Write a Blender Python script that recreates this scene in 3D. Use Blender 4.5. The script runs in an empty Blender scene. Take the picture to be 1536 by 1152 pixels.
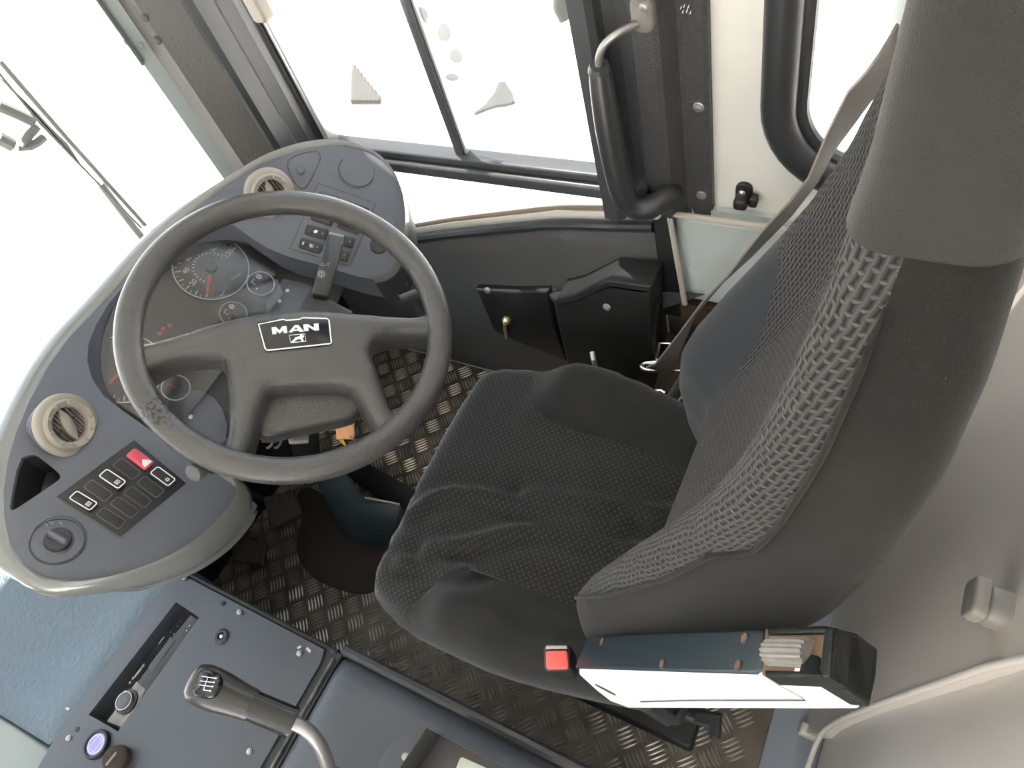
import bpy, bmesh, math, random
import numpy as np
from mathutils import Vector, Matrix
from mathutils.geometry import delaunay_2d_cdt

random.seed(4)
SC = bpy.context.scene
COL = SC.collection
# ------------------------------------------------------------------ camera
FPX = 1067.0512681780085
RW = np.array([[0.8682906550376124, 0.43366590805020927, -0.24084272579702454],
               [0.23470199376415157, -0.786884089728805, -0.570726207086026],
               [-0.43701980790060957, 0.4390299642697033, -0.7850263549562246]])
CAM = np.array([0, 0, 1.43])
YC = 0.3655                       # plane of symmetry of the driving position
cd = bpy.data.cameras.new('camera'); co = bpy.data.objects.new('camera', cd); COL.objects.link(co)
cd.sensor_width = 36; cd.lens = 36 * FPX / 1536; cd.clip_start = 0.01
mw = Matrix.Identity(4)
for i in range(3):
    mw[i][0] = RW[0][i]; mw[i][1] = -RW[1][i]; mw[i][2] = -RW[2][i]; mw[i][3] = CAM[i]
co.matrix_world = mw
SC.camera = co

A = lambda *v: np.array(v, float)
def nrm(v): v = np.asarray(v, float); return v / (np.linalg.norm(v) + 1e-12)
def ray(p): return nrm(RW.T @ A((p[0] - 768) / FPX, (p[1] - 576) / FPX, 1))
def hx(p, x): d = ray(p); return CAM + d * (x / d[0])
def hy(p, y): d = ray(p); return CAM + d * (y / d[1])
def hz(p, z): d = ray(p); return CAM + d * ((z - CAM[2]) / d[2])
def hp(p, o, n): d = ray(p); n = np.asarray(n); return CAM + d * (n @ (np.asarray(o) - CAM) / (n @ d))

# ------------------------------------------------------------------ materials
MATS = {}
def pm(name, col, rough=.5, metal=0., bump=None, var=None, spec=.5, sheen=0., emit=None, coat=0.):
    m = bpy.data.materials.new(name); m.use_nodes = True
    nt = m.node_tree; b = nt.nodes['Principled BSDF']
    b.inputs['Base Color'].default_value = (*col, 1); b.inputs['Roughness'].default_value = rough
    b.inputs['Metallic'].default_value = metal; b.inputs['Specular IOR Level'].default_value = spec
    if coat: b.inputs['Coat Weight'].default_value = coat; b.inputs['Coat Roughness'].default_value = .08
    if sheen:
        b.inputs['Sheen Weight'].default_value = sheen; b.inputs['Sheen Roughness'].default_value = .45
        b.inputs['Sheen Tint'].default_value = (.9, .91, .94, 1)
    if emit: b.inputs['Emission Color'].default_value = (*emit[:3], 1); b.inputs['Emission Strength'].default_value = emit[3]
    tc = nt.nodes.new('ShaderNodeTexCoord')
    if var:
        n = nt.nodes.new('ShaderNodeTexNoise'); n.inputs['Scale'].default_value = var[0]; n.inputs['Detail'].default_value = 6
        nt.links.new(tc.outputs['Object'], n.inputs['Vector'])
        r = nt.nodes.new('ShaderNodeValToRGB')
        c2 = var[1]
        r.color_ramp.elements[0].color = (*col, 1); r.color_ramp.elements[1].color = (*c2, 1)
        r.color_ramp.elements[0].position = var[2] if len(var) > 2 else .4; r.color_ramp.elements[1].position = var[3] if len(var) > 3 else .7
        nt.links.new(n.outputs['Fac'], r.inputs['Fac']); nt.links.new(r.outputs['Color'], b.inputs['Base Color'])
    if bump:
        n = nt.nodes.new('ShaderNodeTexNoise'); n.inputs['Scale'].default_value = bump[0]; n.inputs['Detail'].default_value = 3
        nt.links.new(tc.outputs['Object'], n.inputs['Vector'])
        bp = nt.nodes.new('ShaderNodeBump'); bp.inputs['Strength'].default_value = bump[1]; bp.inputs['Distance'].default_value = bump[2] if len(bump) > 2 else .002
        nt.links.new(n.outputs['Fac'], bp.inputs['Height']); nt.links.new(bp.outputs['Normal'], b.inputs['Normal'])
    MATS[name] = m
    return m

def dot_fabric(name, col, dotcol, scale, uv=False):
    m = pm(name, col, rough=.95, sheen=.35, spec=.2)
    nt = m.node_tree; b = nt.nodes['Principled BSDF']
    tc = [n for n in nt.nodes if n.type == 'TEX_COORD'][0]
    mp = nt.nodes.new('ShaderNodeMapping'); mp.inputs['Rotation'].default_value = (0, 0, math.radians(45))
    nt.links.new(tc.outputs['Object'], mp.inputs['Vector'])
    v = nt.nodes.new('ShaderNodeTexVoronoi'); v.voronoi_dimensions = '2D'; v.inputs['Scale'].default_value = scale; v.inputs['Randomness'].default_value = .12
    nt.links.new(mp.outputs['Vector'], v.inputs['Vector'])
    r = nt.nodes.new('ShaderNodeValToRGB'); r.color_ramp.elements[0].position = .12; r.color_ramp.elements[1].position = .34
    r.color_ramp.elements[0].color = (*dotcol, 1); r.color_ramp.elements[1].color = (*col, 1)
    nt.links.new(v.outputs['Distance'], r.inputs['Fac']); nt.links.new(r.outputs['Color'], b.inputs['Base Color'])
    bp = nt.nodes.new('ShaderNodeBump'); bp.invert = True; bp.inputs['Strength'].default_value = .5; bp.inputs['Distance'].default_value = .0015
    nt.links.new(v.outputs['Distance'], bp.inputs['Height']); nt.links.new(bp.outputs['Normal'], b.inputs['Normal'])
    return m

def knit_fabric(name, col, hole):
    m = pm(name, col, rough=.95, sheen=.1, spec=.1)
    nt = m.node_tree; b = nt.nodes['Principled BSDF']
    uvn = nt.nodes.new('ShaderNodeUVMap')
    nz = nt.nodes.new('ShaderNodeTexNoise'); nz.inputs['Scale'].default_value = 60; nz.inputs['Detail'].default_value = 1
    nt.links.new(uvn.outputs['UV'], nz.inputs['Vector'])
    mx = nt.nodes.new('ShaderNodeMixRGB'); mx.blend_type = 'LINEAR_LIGHT'; mx.inputs['Fac'].default_value = .0022
    nt.links.new(uvn.outputs['UV'], mx.inputs['Color1']); nt.links.new(nz.outputs['Color'], mx.inputs['Color2'])
    br = nt.nodes.new('ShaderNodeTexBrick'); br.offset = .5; br.squash = 1
    br.inputs['Scale'].default_value = 1; br.inputs['Brick Width'].default_value = .0092; br.inputs['Row Height'].default_value = .0046
    br.inputs['Mortar Size'].default_value = .0026; br.inputs['Mortar Smooth'].default_value = 1.0
    br.inputs['Color1'].default_value = (*hole, 1); br.inputs['Color2'].default_value = (*hole, 1); br.inputs['Mortar'].default_value = (*col, 1)
    nt.links.new(mx.outputs['Color'], br.inputs['Vector'])
    nt.links.new(br.outputs['Color'], b.inputs['Base Color'])
    bp = nt.nodes.new('ShaderNodeBump'); bp.inputs['Strength'].default_value = .8; bp.inputs['Distance'].default_value = .003
    nt.links.new(br.outputs['Fac'], bp.inputs['Height']); nt.links.new(bp.outputs['Normal'], b.inputs['Normal'])
    return m

def glass(name, tint=(1, 1, 1), gloss=.05):
    m = bpy.data.materials.new(name); m.use_nodes = True; nt = m.node_tree
    nt.nodes.remove(nt.nodes['Principled BSDF']); out = nt.nodes['Material Output']
    t = nt.nodes.new('ShaderNodeBsdfTransparent'); t.inputs[0].default_value = (*tint, 1)
    g = nt.nodes.new('ShaderNodeBsdfGlossy'); g.inputs['Roughness'].default_value = .02
    fr = nt.nodes.new('ShaderNodeFresnel'); fr.inputs['IOR'].default_value = 1.45
    mt = nt.nodes.new('ShaderNodeMath'); mt.operation = 'MULTIPLY'; mt.inputs[1].default_value = gloss
    x = nt.nodes.new('ShaderNodeMixShader')
    nt.links.new(fr.outputs[0], mt.inputs[0])
    nt.links.new(mt.outputs[0], x.inputs[0]); nt.links.new(t.outputs[0], x.inputs[1]); nt.links.new(g.outputs[0], x.inputs[2])
    nt.links.new(x.outputs[0], out.inputs[0]); MATS[name] = m
    return m

pm('dash', (.078, .086, .109), .42, bump=(900, .25, .0006), var=(3, (.09, .097, .118)))
pm('dash_dark', (.028, .029, .032), .5, bump=(700, .2, .0006))
pm('shell', (.15, .158, .152), .24, bump=(500, .12, .0006), coat=1.0)  # dark dash plastic, lightened: reflected sky put into its colour
pm('black', (.012, .012, .013), .45)
pm('black_gloss', (.01, .011, .014), .12)
pm('wheel', (.058, .0565, .056), .33, bump=(260, .55, .0014), var=(9, (.074, .07, .066), .45, .75))
pm('white_ink', (.75, .75, .75), .5)
pm('silver', (.6, .6, .62), .3, .6)
pm('chrome', (.75, .76, .78), .12, 1)
pm('steel', (.35, .34, .33), .4, .8)
pm('dial', (.035, .036, .042), .45)
pm('bezel', (.72, .73, .75), .3, .4)
pm('needle', (.5, .03, .035), .4)
pm('vent', (.28, .252, .218), .5, bump=(600, .1, .0004))
pm('vent_slat', (.2, .18, .155), .5)
pm('red', (.52, .05, .085), .35)
pm('buckle_red', (.75, .09, .08), .35)
pm('fabric', (.0165, .0165, .017), .95, bump=(1500, .4, .001), spec=.15, sheen=.22, var=(14, (.024, .0235, .023)))
pm('fabric_skylit', (.027, .0295, .0335), .95, bump=(1500, .4, .001), spec=.12, sheen=.15)  # far bolster cloth with the sky light's blue put into its colour
pm('fabric_side', (.0095, .0095, .0085), .95, bump=(1500, .4, .001), spec=.12, sheen=.12, var=(10, (.0135, .0132, .0115)))
pm('headrest', (.022, .023, .0212), .95, bump=(1500, .4, .001), spec=.15, sheen=.2, var=(12, (.028, .028, .0255)))
dot_fabric('fabric_dot', (.0175, .017, .017), (.044, .043, .042), 135)
knit_fabric('knit', (.054, .0535, .053), (.011, .011, .011))
pm('belt', (.21, .195, .185), .8, bump=(900, .3, .0006))
pm('plate_metal', (.15, .128, .103), .5, .3, var=(14, (.095, .077, .056), .42, .68), bump=(160, .15, .001))
pm('tread_bar', (.5, .465, .41), .34, .55, var=(20, (.34, .305, .255), .42, .68))
pm('white_paint', (.74, .73, .69), .45, bump=(260, .08, .001), var=(5, (.69, .68, .63)))
pm('pale_box', (.5, .555, .55), .5, var=(9, (.46, .5, .49)))
pm('pillar', (.05, .0505, .054), .24, bump=(700, 1.0, .002))
pm('pillar_dark', (.026, .029, .033), .4, bump=(200, .15, .001))
pm('pillar_smooth', (.05, .052, .058), .4, bump=(200, .15, .001))
pm('a_pillar', (.085, .081, .081), .5, bump=(160, .35, .003))
pm('seal', (.22, .25, .25), .35)
pm('rubber', (.03, .031, .034), .35)
pm('frame_dark', (.06, .062, .068), .35)
pm('side_panel', (.08, .081, .083), .55, bump=(300, .15, .001), var=(4, (.075, .075, .077)))
pm('lid', (.022, .023, .025), .45)
pm('side_black', (.012, .0125, .013), .5, bump=(300, .2, .001))
pm('rust', (.075, .045, .028), .9, var=(18, (.02, .016, .014), .42, .6))
pm('console', (.047, .054, .068), .42, bump=(420, .25, .0012), var=(3, (.056, .062, .073)))
pm('console_warm', (.2, .2, .2), .42, bump=(420, .25, .0012))
pm('cowl', (.085, .12, .155), .33, bump=(130, .55, .004))  # grey panel; blue of the reflected sky put into its colour
pm('groove', (.012, .014, .016), .5)
pm('knob', (.035, .034, .031), .28, bump=(500, .1, .0005))
pm('sleeve', (.016, .0155, .015), .25)
pm('partition', (.63, .575, .525), .34, bump=(350, .12, .0008))
pm('cream', (.45, .42, .37), .55)
pm('ink_grey', (.4, .4, .4), .5)
pm('tray_inner', (.05, .052, .055), .45, var=(16, (.075, .055, .04), .5, .75))
pm('worn', (.14, .125, .10), .7, var=(30, (.05, .05, .05), .38, .58))
pm('catch', (.27, .25, .228), .34)
pm('part_low', (.58, .55, .52), .3, bump=(350, .12, .0008))
pm('sill', (.26, .29, .34), .5)
pm('arm_white', (.82, .78, .76), .4)
pm('arm_dark', (.016, .027, .034), .4, bump=(300, .12, .0008))
pm('arm_black', (.006, .0075, .0075), .5, bump=(900, .3, .001), spec=.3)
pm('arm_hole', (.12, .07, .04), .8)
pm('dial_grey', (.2, .195, .18), .45, var=(40, (.10, .09, .08)))
pm('amber', (.6, .3, .12), .5)
pm('wire_yellow', (.6, .36, .05), .5)
pm('wire_purple', (.25, .07, .22), .5)
pm('wire_white', (.55, .55, .58), .5)
pm('teal', (.026, .041, .052), .45, bump=(60, .25, .003))
pm('mat_brown', (.032, .023, .019), .85, bump=(90, .4, .003))
pm('torn_edge', (.45, .42, .36), .9)
pm('socket_face', (.25, .22, .38), .3, emit=(.2, .2, 1, .25))
pm('led', (.05, .05, .3), .3, emit=(.12, .16, 1, 2.0))
pm('brass', (.5, .42, .26), .4, .7)
pm('paper', (.62, .68, .62), .6)
pm('ceiling', (.8, .78, .74), .8)
pm('inner_wall', (.7, .68, .65), .7)
pm('ground', (.80, .77, .72), .9, var=(.8, (.74, .71, .66)))
pm('outside_grey', (.12, .122, .115), .7)
pm('push_grey', (.065, .067, .07), .45)
pm('shape_grey', (.07, .068, .066), .8)
pm('outside_plate', (.09, .088, .08), .8)
pm('slatted_shape', (.07, .066, .06), .8)
pm('sticker', (.55, .55, .57), .6)
pm('strip_brown', (.2, .15, .10), .5)
pm('lamp_face', (.13, .15, .18), .2)
glass('pane', (.99, .995, .99), .5)
glass('lens', (.86, .87, .88), 1.0)

# the scuffed patch on the wheel rim: a worn spot with a shape of its own
def worn(mname, centre, rad):
    m = MATS[mname].copy(); m.name = mname + '_worn'; nt = m.node_tree; b = nt.nodes['Principled BSDF']
    ge = nt.nodes.new('ShaderNodeTexCoord')
    d = nt.nodes.new('ShaderNodeVectorMath'); d.operation = 'DISTANCE'; d.inputs[1].default_value = centre
    nt.links.new(ge.outputs['Object'], d.inputs[0])
    n = nt.nodes.new('ShaderNodeTexNoise'); n.inputs['Scale'].default_value = 190; n.inputs['Detail'].default_value = 4
    nt.links.new(ge.outputs['Object'], n.inputs['Vector'])
    mr = nt.nodes.new('ShaderNodeMapRange'); mr.inputs['From Min'].default_value = rad; mr.inputs['From Max'].default_value = 0
    mr.inputs['To Min'].default_value = -.22; mr.inputs['To Max'].default_value = .27
    nt.links.new(d.outputs['Value'], mr.inputs['Value'])
    ad = nt.nodes.new('ShaderNodeMath'); ad.operation = 'ADD'; nt.links.new(n.outputs['Fac'], ad.inputs[0]); nt.links.new(mr.outputs[0], ad.inputs[1])
    r = nt.nodes.new('ShaderNodeValToRGB'); r.color_ramp.elements[0].position = .57; r.color_ramp.elements[1].position = .6
    nt.links.new(ad.outputs[0], r.inputs['Fac'])
    mx = nt.nodes.new('ShaderNodeMixRGB'); mx.inputs['Color2'].default_value = (.012, .01, .01, 1)
    old = b.inputs['Base Color'].links[0].from_socket
    nt.links.new(r.outputs['Color'], mx.inputs['Fac']); nt.links.new(old, mx.inputs['Color1']); nt.links.new(mx.outputs['Color'], b.inputs['Base Color'])
    MATS[m.name] = m

# tread plate blends to a dark, dull brown around the pedals
def brown_blend(mname, centre, rad, dark_col):
    m = MATS[mname]; nt = m.node_tree; b = nt.nodes['Principled BSDF']
    tc = nt.nodes.new('ShaderNodeTexCoord')
    d = nt.nodes.new('ShaderNodeVectorMath'); d.operation = 'DISTANCE'; d.inputs[1].default_value = centre; nt.links.new(tc.outputs['Object'], d.inputs[0])
    n = nt.nodes.new('ShaderNodeTexNoise'); n.inputs['Scale'].default_value = 11; n.inputs['Detail'].default_value = 5; nt.links.new(tc.outputs['Object'], n.inputs['Vector'])
    a = nt.nodes.new('ShaderNodeMath'); a.operation = 'MULTIPLY_ADD'; a.inputs[1].default_value = .55; nt.links.new(n.outputs['Fac'], a.inputs[0]); nt.links.new(d.outputs['Value'], a.inputs[2])
    r = nt.nodes.new('ShaderNodeMapRange'); r.inputs['From Min'].default_value = rad + .12; r.inputs['From Max'].default_value = rad + .34
    r.inputs['To Min'].default_value = .9; r.inputs['To Max'].default_value = 0; nt.links.new(a.outputs[0], r.inputs['Value'])
    x = nt.nodes.new('ShaderNodeMixRGB'); x.inputs['Color2'].default_value = (*dark_col, 1); nt.links.new(r.outputs[0], x.inputs['Fac'])
    nt.links.new(b.inputs['Base Color'].links[0].from_socket, x.inputs['Color1']); nt.links.new(x.outputs[0], b.inputs['Base Color'])
    q = nt.nodes.new('ShaderNodeMath'); q.operation = 'MULTIPLY_ADD'; q.inputs[1].default_value = -b.inputs['Metallic'].default_value; q.inputs[2].default_value = b.inputs['Metallic'].default_value
    nt.links.new(r.outputs[0], q.inputs[0]); nt.links.new(q.outputs[0], b.inputs['Metallic'])
brown_blend('plate_metal', (-1.16, .24, 0), .16, (.04, .03, .024)); brown_blend('tread_bar', (-1.16, .24, 0), .16, (.06, .046, .037))

# ------------------------------------------------------------------ scene objects
def setp(o, label=None, cat=None, group=None, kind=None):
    if label: o['label'] = label
    if cat: o['category'] = cat
    if group: o['group'] = group
    if kind: o['kind'] = kind
    return o
def thing(name, loc, label, cat, group=None):
    o = bpy.data.objects.new(name, None); COL.objects.link(o); o.location = tuple(loc); o.empty_display_size = .05
    return setp(o, label, cat, group)
def root_loc(o):
    while o.parent: o = o.parent
    return np.array(o.location)

class G:
    """collects polygons; build() links them as ONE mesh object"""
    def __init__(s): s.V = []; s.F = []; s.M = []; s.UV = None
    def add(s, V, F, mi=0):
        k = len(s.V); s.V += [tuple(map(float, v)) for v in V]; s.F += [tuple(i + k for i in f) for f in F]; s.M += [mi] * len(F); return s
    def build(s, name, mat, parent=None, sharp=35, base=None, label=None, kind=None, cat=None, group=None):
        me = bpy.data.meshes.new(name)
        off = root_loc(parent) if parent else (np.asarray(base, float) if base is not None else np.array(s.V).mean(0))
        me.from_pydata([tuple(np.array(v) - off) for v in s.V], [], s.F)
        mats = mat if isinstance(mat, (list, tuple)) else [mat]
        for m in mats: me.materials.append(MATS[m])
        for p, mi in zip(me.polygons, s.M): p.material_index = mi; p.use_smooth = True
        if s.UV is not None:
            uvl = me.uv_layers.new(name='UVMap')
            for l in me.loops: uvl.data[l.index].uv = s.UV[l.vertex_index]
        me.set_sharp_from_angle(angle=math.radians(sharp)); me.update()
        o = bpy.data.objects.new(name, me); COL.objects.link(o)
        if parent: o.parent = parent
        else: o.location = tuple(off)
        return setp(o, label, cat, group, kind)
    # ---- shapes
    def tube(s, path, r, n=12, closed=False, flat=1., up=None, caps=True, mi=0):
        P = [np.asarray(p, float) for p in path]; N = len(P); V = []; F = []; prev = None
        for i, p in enumerate(P):
            if closed: t = P[(i + 1) % N] - P[i - 1]
            else: t = P[min(i + 1, N - 1)] - P[max(i - 1, 0)]
            t = nrm(t)
            if up is not None: u = nrm(np.cross(t, np.cross(up, t)))
            elif prev is None: u = nrm(np.cross(t, A(.3, .5, .8) if abs(t @ nrm(A(.3, .5, .8))) < .9 else A(1, 0, 0)))
            else: u = nrm(prev - t * (prev @ t))
            prev = u; w = np.cross(t, u); rr = r[i] if hasattr(r, '__len__') else r
            for k in range(n):
                a = 2 * math.pi * k / n
                V.append(p + rr * (math.cos(a) * w + flat * math.sin(a) * u))
        for i in range(N if closed else N - 1):
            j = (i + 1) % N
            for k in range(n): F.append((i * n + k, i * n + (k + 1) % n, j * n + (k + 1) % n, j * n + k))
        if not closed and caps: F.append(tuple(range(n - 1, -1, -1))); F.append(tuple((N - 1) * n + k for k in range(n)))
        return s.add(V, F, mi)
    def lathe(s, o, axis, prof, n=40, mi=0, ref=None):
        o = np.asarray(o, float); ax = nrm(axis); u = nrm(np.cross(ax, A(.2, .9, .1) if ref is None else ref)); w = np.cross(ax, u); V = []; F = []
        for r, h in prof:
            for k in range(n):
                a = 2 * math.pi * k / n; V.append(o + ax * h + r * (math.cos(a) * u + math.sin(a) * w))
        for i in range(len(prof) - 1):
            for k in range(n): F.append((i * n + k, i * n + (k + 1) % n, (i + 1) * n + (k + 1) % n, (i + 1) * n + k))
        F.append(tuple(range(n - 1, -1, -1))); F.append(tuple((len(prof) - 1) * n + k for k in range(n)))
        return s.add(V, F, mi)
    def plate(s, pts, nor, depth, bevel=.001, mi=0, top=0., seg=3, bottom=True):
        pts = [np.asarray(p, float) for p in pts]; nor = nrm(nor)
        ex = nrm(pts[1] - pts[0]); ex = nrm(ex - nor * (ex @ nor)); ey = np.cross(nor, ex); o = pts[0]
        P2 = np.array([[(p - o) @ ex, (p - o) @ ey] for p in pts]); hh = [(p - o) @ nor for p in pts]
        ar = sum(P2[i - 1][0] * P2[i][1] - P2[i][0] * P2[i - 1][1] for i in range(len(P2)))
        if ar < 0: P2 = P2[::-1]; hh = hh[::-1]
        N = len(P2); prof = [(0, -depth)]
        for k in range(seg + 1):
            a = math.pi / 2 * k / seg; prof.append((bevel * (1 - math.cos(a)), -bevel * (1 - math.sin(a))))
        V = []; F = []
        for off, h in prof:
            Q = offset2(P2, off)
            for q, h0 in zip(Q, hh): V.append(o + ex * q[0] + ey * q[1] + nor * (h + top + h0))
        for i in range(len(prof) - 1):
            for k in range(N): F.append((i * N + k, i * N + (k + 1) % N, (i + 1) * N + (k + 1) % N, (i + 1) * N + k))
        F.append(tuple((len(prof) - 1) * N + k for k in range(N)))
        if bottom: F.append(tuple(range(N - 1, -1, -1)))
        return s.add(V, F, mi)
    def box(s, c, ex, ey, ez, sx, sy, sz, bevel=.002, rad=None, mi=0):
        """box centred at c; ez is the bevelled top side"""
        ex, ey, ez = nrm(ex), nrm(ey), nrm(ez); c = np.asarray(c, float)
        pts = rrect(sx, sy, rad if rad is not None else min(bevel * 1.5, sx * .3, sy * .3))
        return s.plate([c + ex * p[0] + ey * p[1] + ez * sz / 2 for p in pts], ez, sz, bevel, mi)
    def fill(s, outline, frame, hfun, spacing, depth=None, holes=(), lines=(), wall=None, mi=0, keep=None, back=True):
        """puffed panel: outline in the plane of frame (o, ex, ey, n); hfun(dist to edge, x, y) gives the height"""
        o, ex, ey, n = frame
        P2 = [tuple(p) for p in outline]
        ar = sum(P2[i - 1][0] * P2[i][1] - P2[i][0] * P2[i - 1][1] for i in range(len(P2)))
        if ar < 0: P2 = P2[::-1]
        P2, edges = list(P2), [(i, (i + 1) % len(P2)) for i in range(len(P2))]
        nb = len(P2); rings = [np.array(P2)]
        for h in holes:
            k = len(P2); P2 += [tuple(p) for p in h]; edges += [(k + i, k + (i + 1) % len(h)) for i in range(len(h))]; rings.append(np.array(h))
        for l in lines:
            k = len(P2); P2 += [tuple(p) for p in l]; edges += [(k + i, k + i + 1) for i in range(len(l) - 1)]
        a = rings[0]; lo, hi = a.min(0), a.max(0)
        g = []
        yy = lo[1]; row = 0
        while yy < hi[1]:
            xx = lo[0] + (spacing / 2 if row % 2 else 0)
            while xx < hi[0]: g.append((xx, yy)); xx += spacing
            yy += spacing * .87; row += 1
        g = np.array(g)
        ok = inside(g, rings[0]) & (edge_dist(g, rings) > spacing * .45)
        for h in rings[1:]: ok &= ~inside(g, h)
        P2 += [tuple(p) for p in g[ok]]
        r = delaunay_2d_cdt([Vector(p) for p in P2], edges, [], 1, 1e-7)
        V2 = np.array([tuple(v) for v in r[0]]); T = [tuple(f) for f in r[2]]
        cen = np.array([V2[list(f)].mean(0) for f in T]); ok = inside(cen, rings[0])
        for h in rings[1:]: ok &= ~inside(cen, h)
        T = [f for f, k in zip(T, ok) if k]
        T = [f if np.cross(V2[f[1]] - V2[f[0]], V2[f[2]] - V2[f[0]]) > 0 else f[::-1] for f in T]
        if keep is not None:
            T = [f for f in T if keep(*V2[list(f)].mean(0))]
        D = edge_dist(V2, [rings[0]])
        H = [hfun(d, x, y) for d, (x, y) in zip(D, V2)]
        V = [o + ex * x + ey * y + n * h for (x, y), h in zip(V2, H)]; F = list(T)
        if depth is not None:
            inv = {}
            for ni, ol in enumerate(r[3]):
                for q in ol: inv[q] = ni
            loops = [[inv[i] for i in range(nb)]]; k = nb
            for h in holes:
                hl = [inv[k + i] for i in range(len(h))]; k += len(h)
                ha = np.array(h); a2 = sum(ha[i - 1][0] * ha[i][1] - ha[i][0] * ha[i - 1][1] for i in range(len(ha)))
                loops.append(hl[::-1] if a2 > 0 else hl)
            for L in loops:
                prev = L; steps = wall or [(0, depth)]
                for off, dz in steps:
                    pts = offset2(np.array([V2[i] for i in L]), off)
                    cur = []
                    for i, q in zip(L, pts):
                        cur.append(len(V)); V.append(o + ex * q[0] + ey * q[1] + n * (H[i] - dz))
                    m = len(L)
                    for i in range(m): F.append((prev[(i + 1) % m], prev[i], cur[i], cur[(i + 1) % m]))
                    prev = cur
                if L is loops[0] and back and not holes: F.append(tuple(prev[::-1]))
        s.add(V, F, mi); s.v2 = V2; s.h = H
        return s
    def text(s, body, size, o, ex, ey, align='CENTER', thick=.0003, mi=0):
        c = bpy.data.curves.new('t', 'FONT'); c.body = body; c.size = size; c.align_x = align; c.align_y = 'CENTER'
        ob = bpy.data.objects.new('t', c); COL.objects.link(ob)
        dg = bpy.context.evaluated_depsgraph_get(); me = ob.evaluated_get(dg).to_mesh()
        V = [np.asarray(o) + ex * v.co.x + ey * v.co.y for v in me.vertices]; F = [tuple(p.vertices) for p in me.polygons]
        s.add(V, F, mi); ob.evaluated_get(dg).to_mesh_clear(); bpy.data.objects.remove(ob); bpy.data.curves.remove(c)
        return s
    def stroke(s, path, w, n, closed=False, mi=0, lift=0.):
        """flat painted line on a surface with normal n"""
        n = nrm(n); P = [np.asarray(p, float) + n * lift for p in path]; N = len(P); V = []; F = []
        for i, p in enumerate(P):
            if closed: a, b = P[i - 1], P[(i + 1) % N]
            else: a, b = P[max(i - 1, 0)], P[min(i + 1, N - 1)]
            d = nrm(np.cross(n, b - a)); V += [p + d * w / 2, p - d * w / 2]
        for i in range(N if closed else N - 1):
            j = (i + 1) % N; F.append((2 * i, 2 * i + 1, 2 * j + 1, 2 * j))
        return s.add(V, F, mi)

def offset2(P, off):
    P = np.asarray(P, float)
    if off == 0: return P
    N = len(P); Q = []
    for i in range(N):
        a, b, c = P[i - 1], P[i], P[(i + 1) % N]
        d1, d2 = nrm(b - a), nrm(c - b); n1, n2 = A(-d1[1], d1[0]), A(-d2[1], d2[0])
        m = nrm(n1 + n2); k = max(m @ n1, .45); Q.append(b + m * off / k)
    return np.array(Q)
def rrect(w, h, r, n=4):
    pts = []
    for cx, cy, a0 in ((w / 2 - r, h / 2 - r, 0), (-w / 2 + r, h / 2 - r, 90), (-w / 2 + r, -h / 2 + r, 180), (w / 2 - r, -h / 2 + r, 270)):
        for k in range(n + 1):
            a = math.radians(a0 + 90 * k / n); pts.append((cx + r * math.cos(a), cy + r * math.sin(a)))
    return pts
def inside(p, poly):
    p = np.asarray(p); x, y = p[:, 0], p[:, 1]; r = np.zeros(len(p), bool); N = len(poly)
    for i in range(N):
        a, b = poly[i - 1], poly[i]
        c = ((a[1] > y) != (b[1] > y)) & (x < (b[0] - a[0]) * (y - a[1]) / (b[1] - a[1] + 1e-15) + a[0]); r ^= c
    return r
def edge_dist(p, rings):
    p = np.asarray(p); D = np.full(len(p), 9.)
    for poly in rings:
        for i in range(len(poly)):
            a, b = np.asarray(poly[i - 1]), np.asarray(poly[i]); ab = b - a
            t = np.clip(((p - a) @ ab) / (ab @ ab + 1e-15), 0, 1); D = np.minimum(D, np.linalg.norm(p - a - t[:, None] * ab, axis=1))
    return D
def smooth(P, it=2, closed=True):
    P = [np.asarray(p, float) for p in P]
    for _ in range(it):
        Q = []; N = len(P)
        for i in range(N if closed else N - 1):
            a, b = P[i], P[(i + 1) % N]; Q += [a * .75 + b * .25, a * .25 + b * .75]
        if not closed: Q = [P[0]] + Q + [P[-1]]
        P = Q
    return P
def to2(P, fr): return [((np.asarray(p) - fr[0]) @ fr[1], (np.asarray(p) - fr[0]) @ fr[2]) for p in P]
def frame(o, n, ex):
    n = nrm(n); ex = nrm(np.asarray(ex) - n * (np.asarray(ex) @ n)); return (np.asarray(o, float), ex, np.cross(n, ex), n)
def ss(a, b, x):
    t = min(max((x - a) / (b - a), 0), 1); return t * t * (3 - 2 * t)
def lerp_tab(tab, z):
    xs = [t[0] for t in tab]; return float(np.interp(z, xs, [t[1] for t in tab]))
X, Y, Z = A(1, 0, 0), A(0, 1, 0), A(0, 0, 1)
def screw(parent, p, n, r=.0045, mat='silver'):
    g = G().lathe(p, n, [(r * 1.25, -.002), (r * 1.25, .0006), (r * .9, .0012), (r * .85, .0026), (r * .3, .0032)], 14)
    return g.build('screw', mat, parent)

# =================================================================== SETTING
S_ = dict(kind='structure')
ZT = 1.78                                                   # ceiling height over the driver's platform
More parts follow.
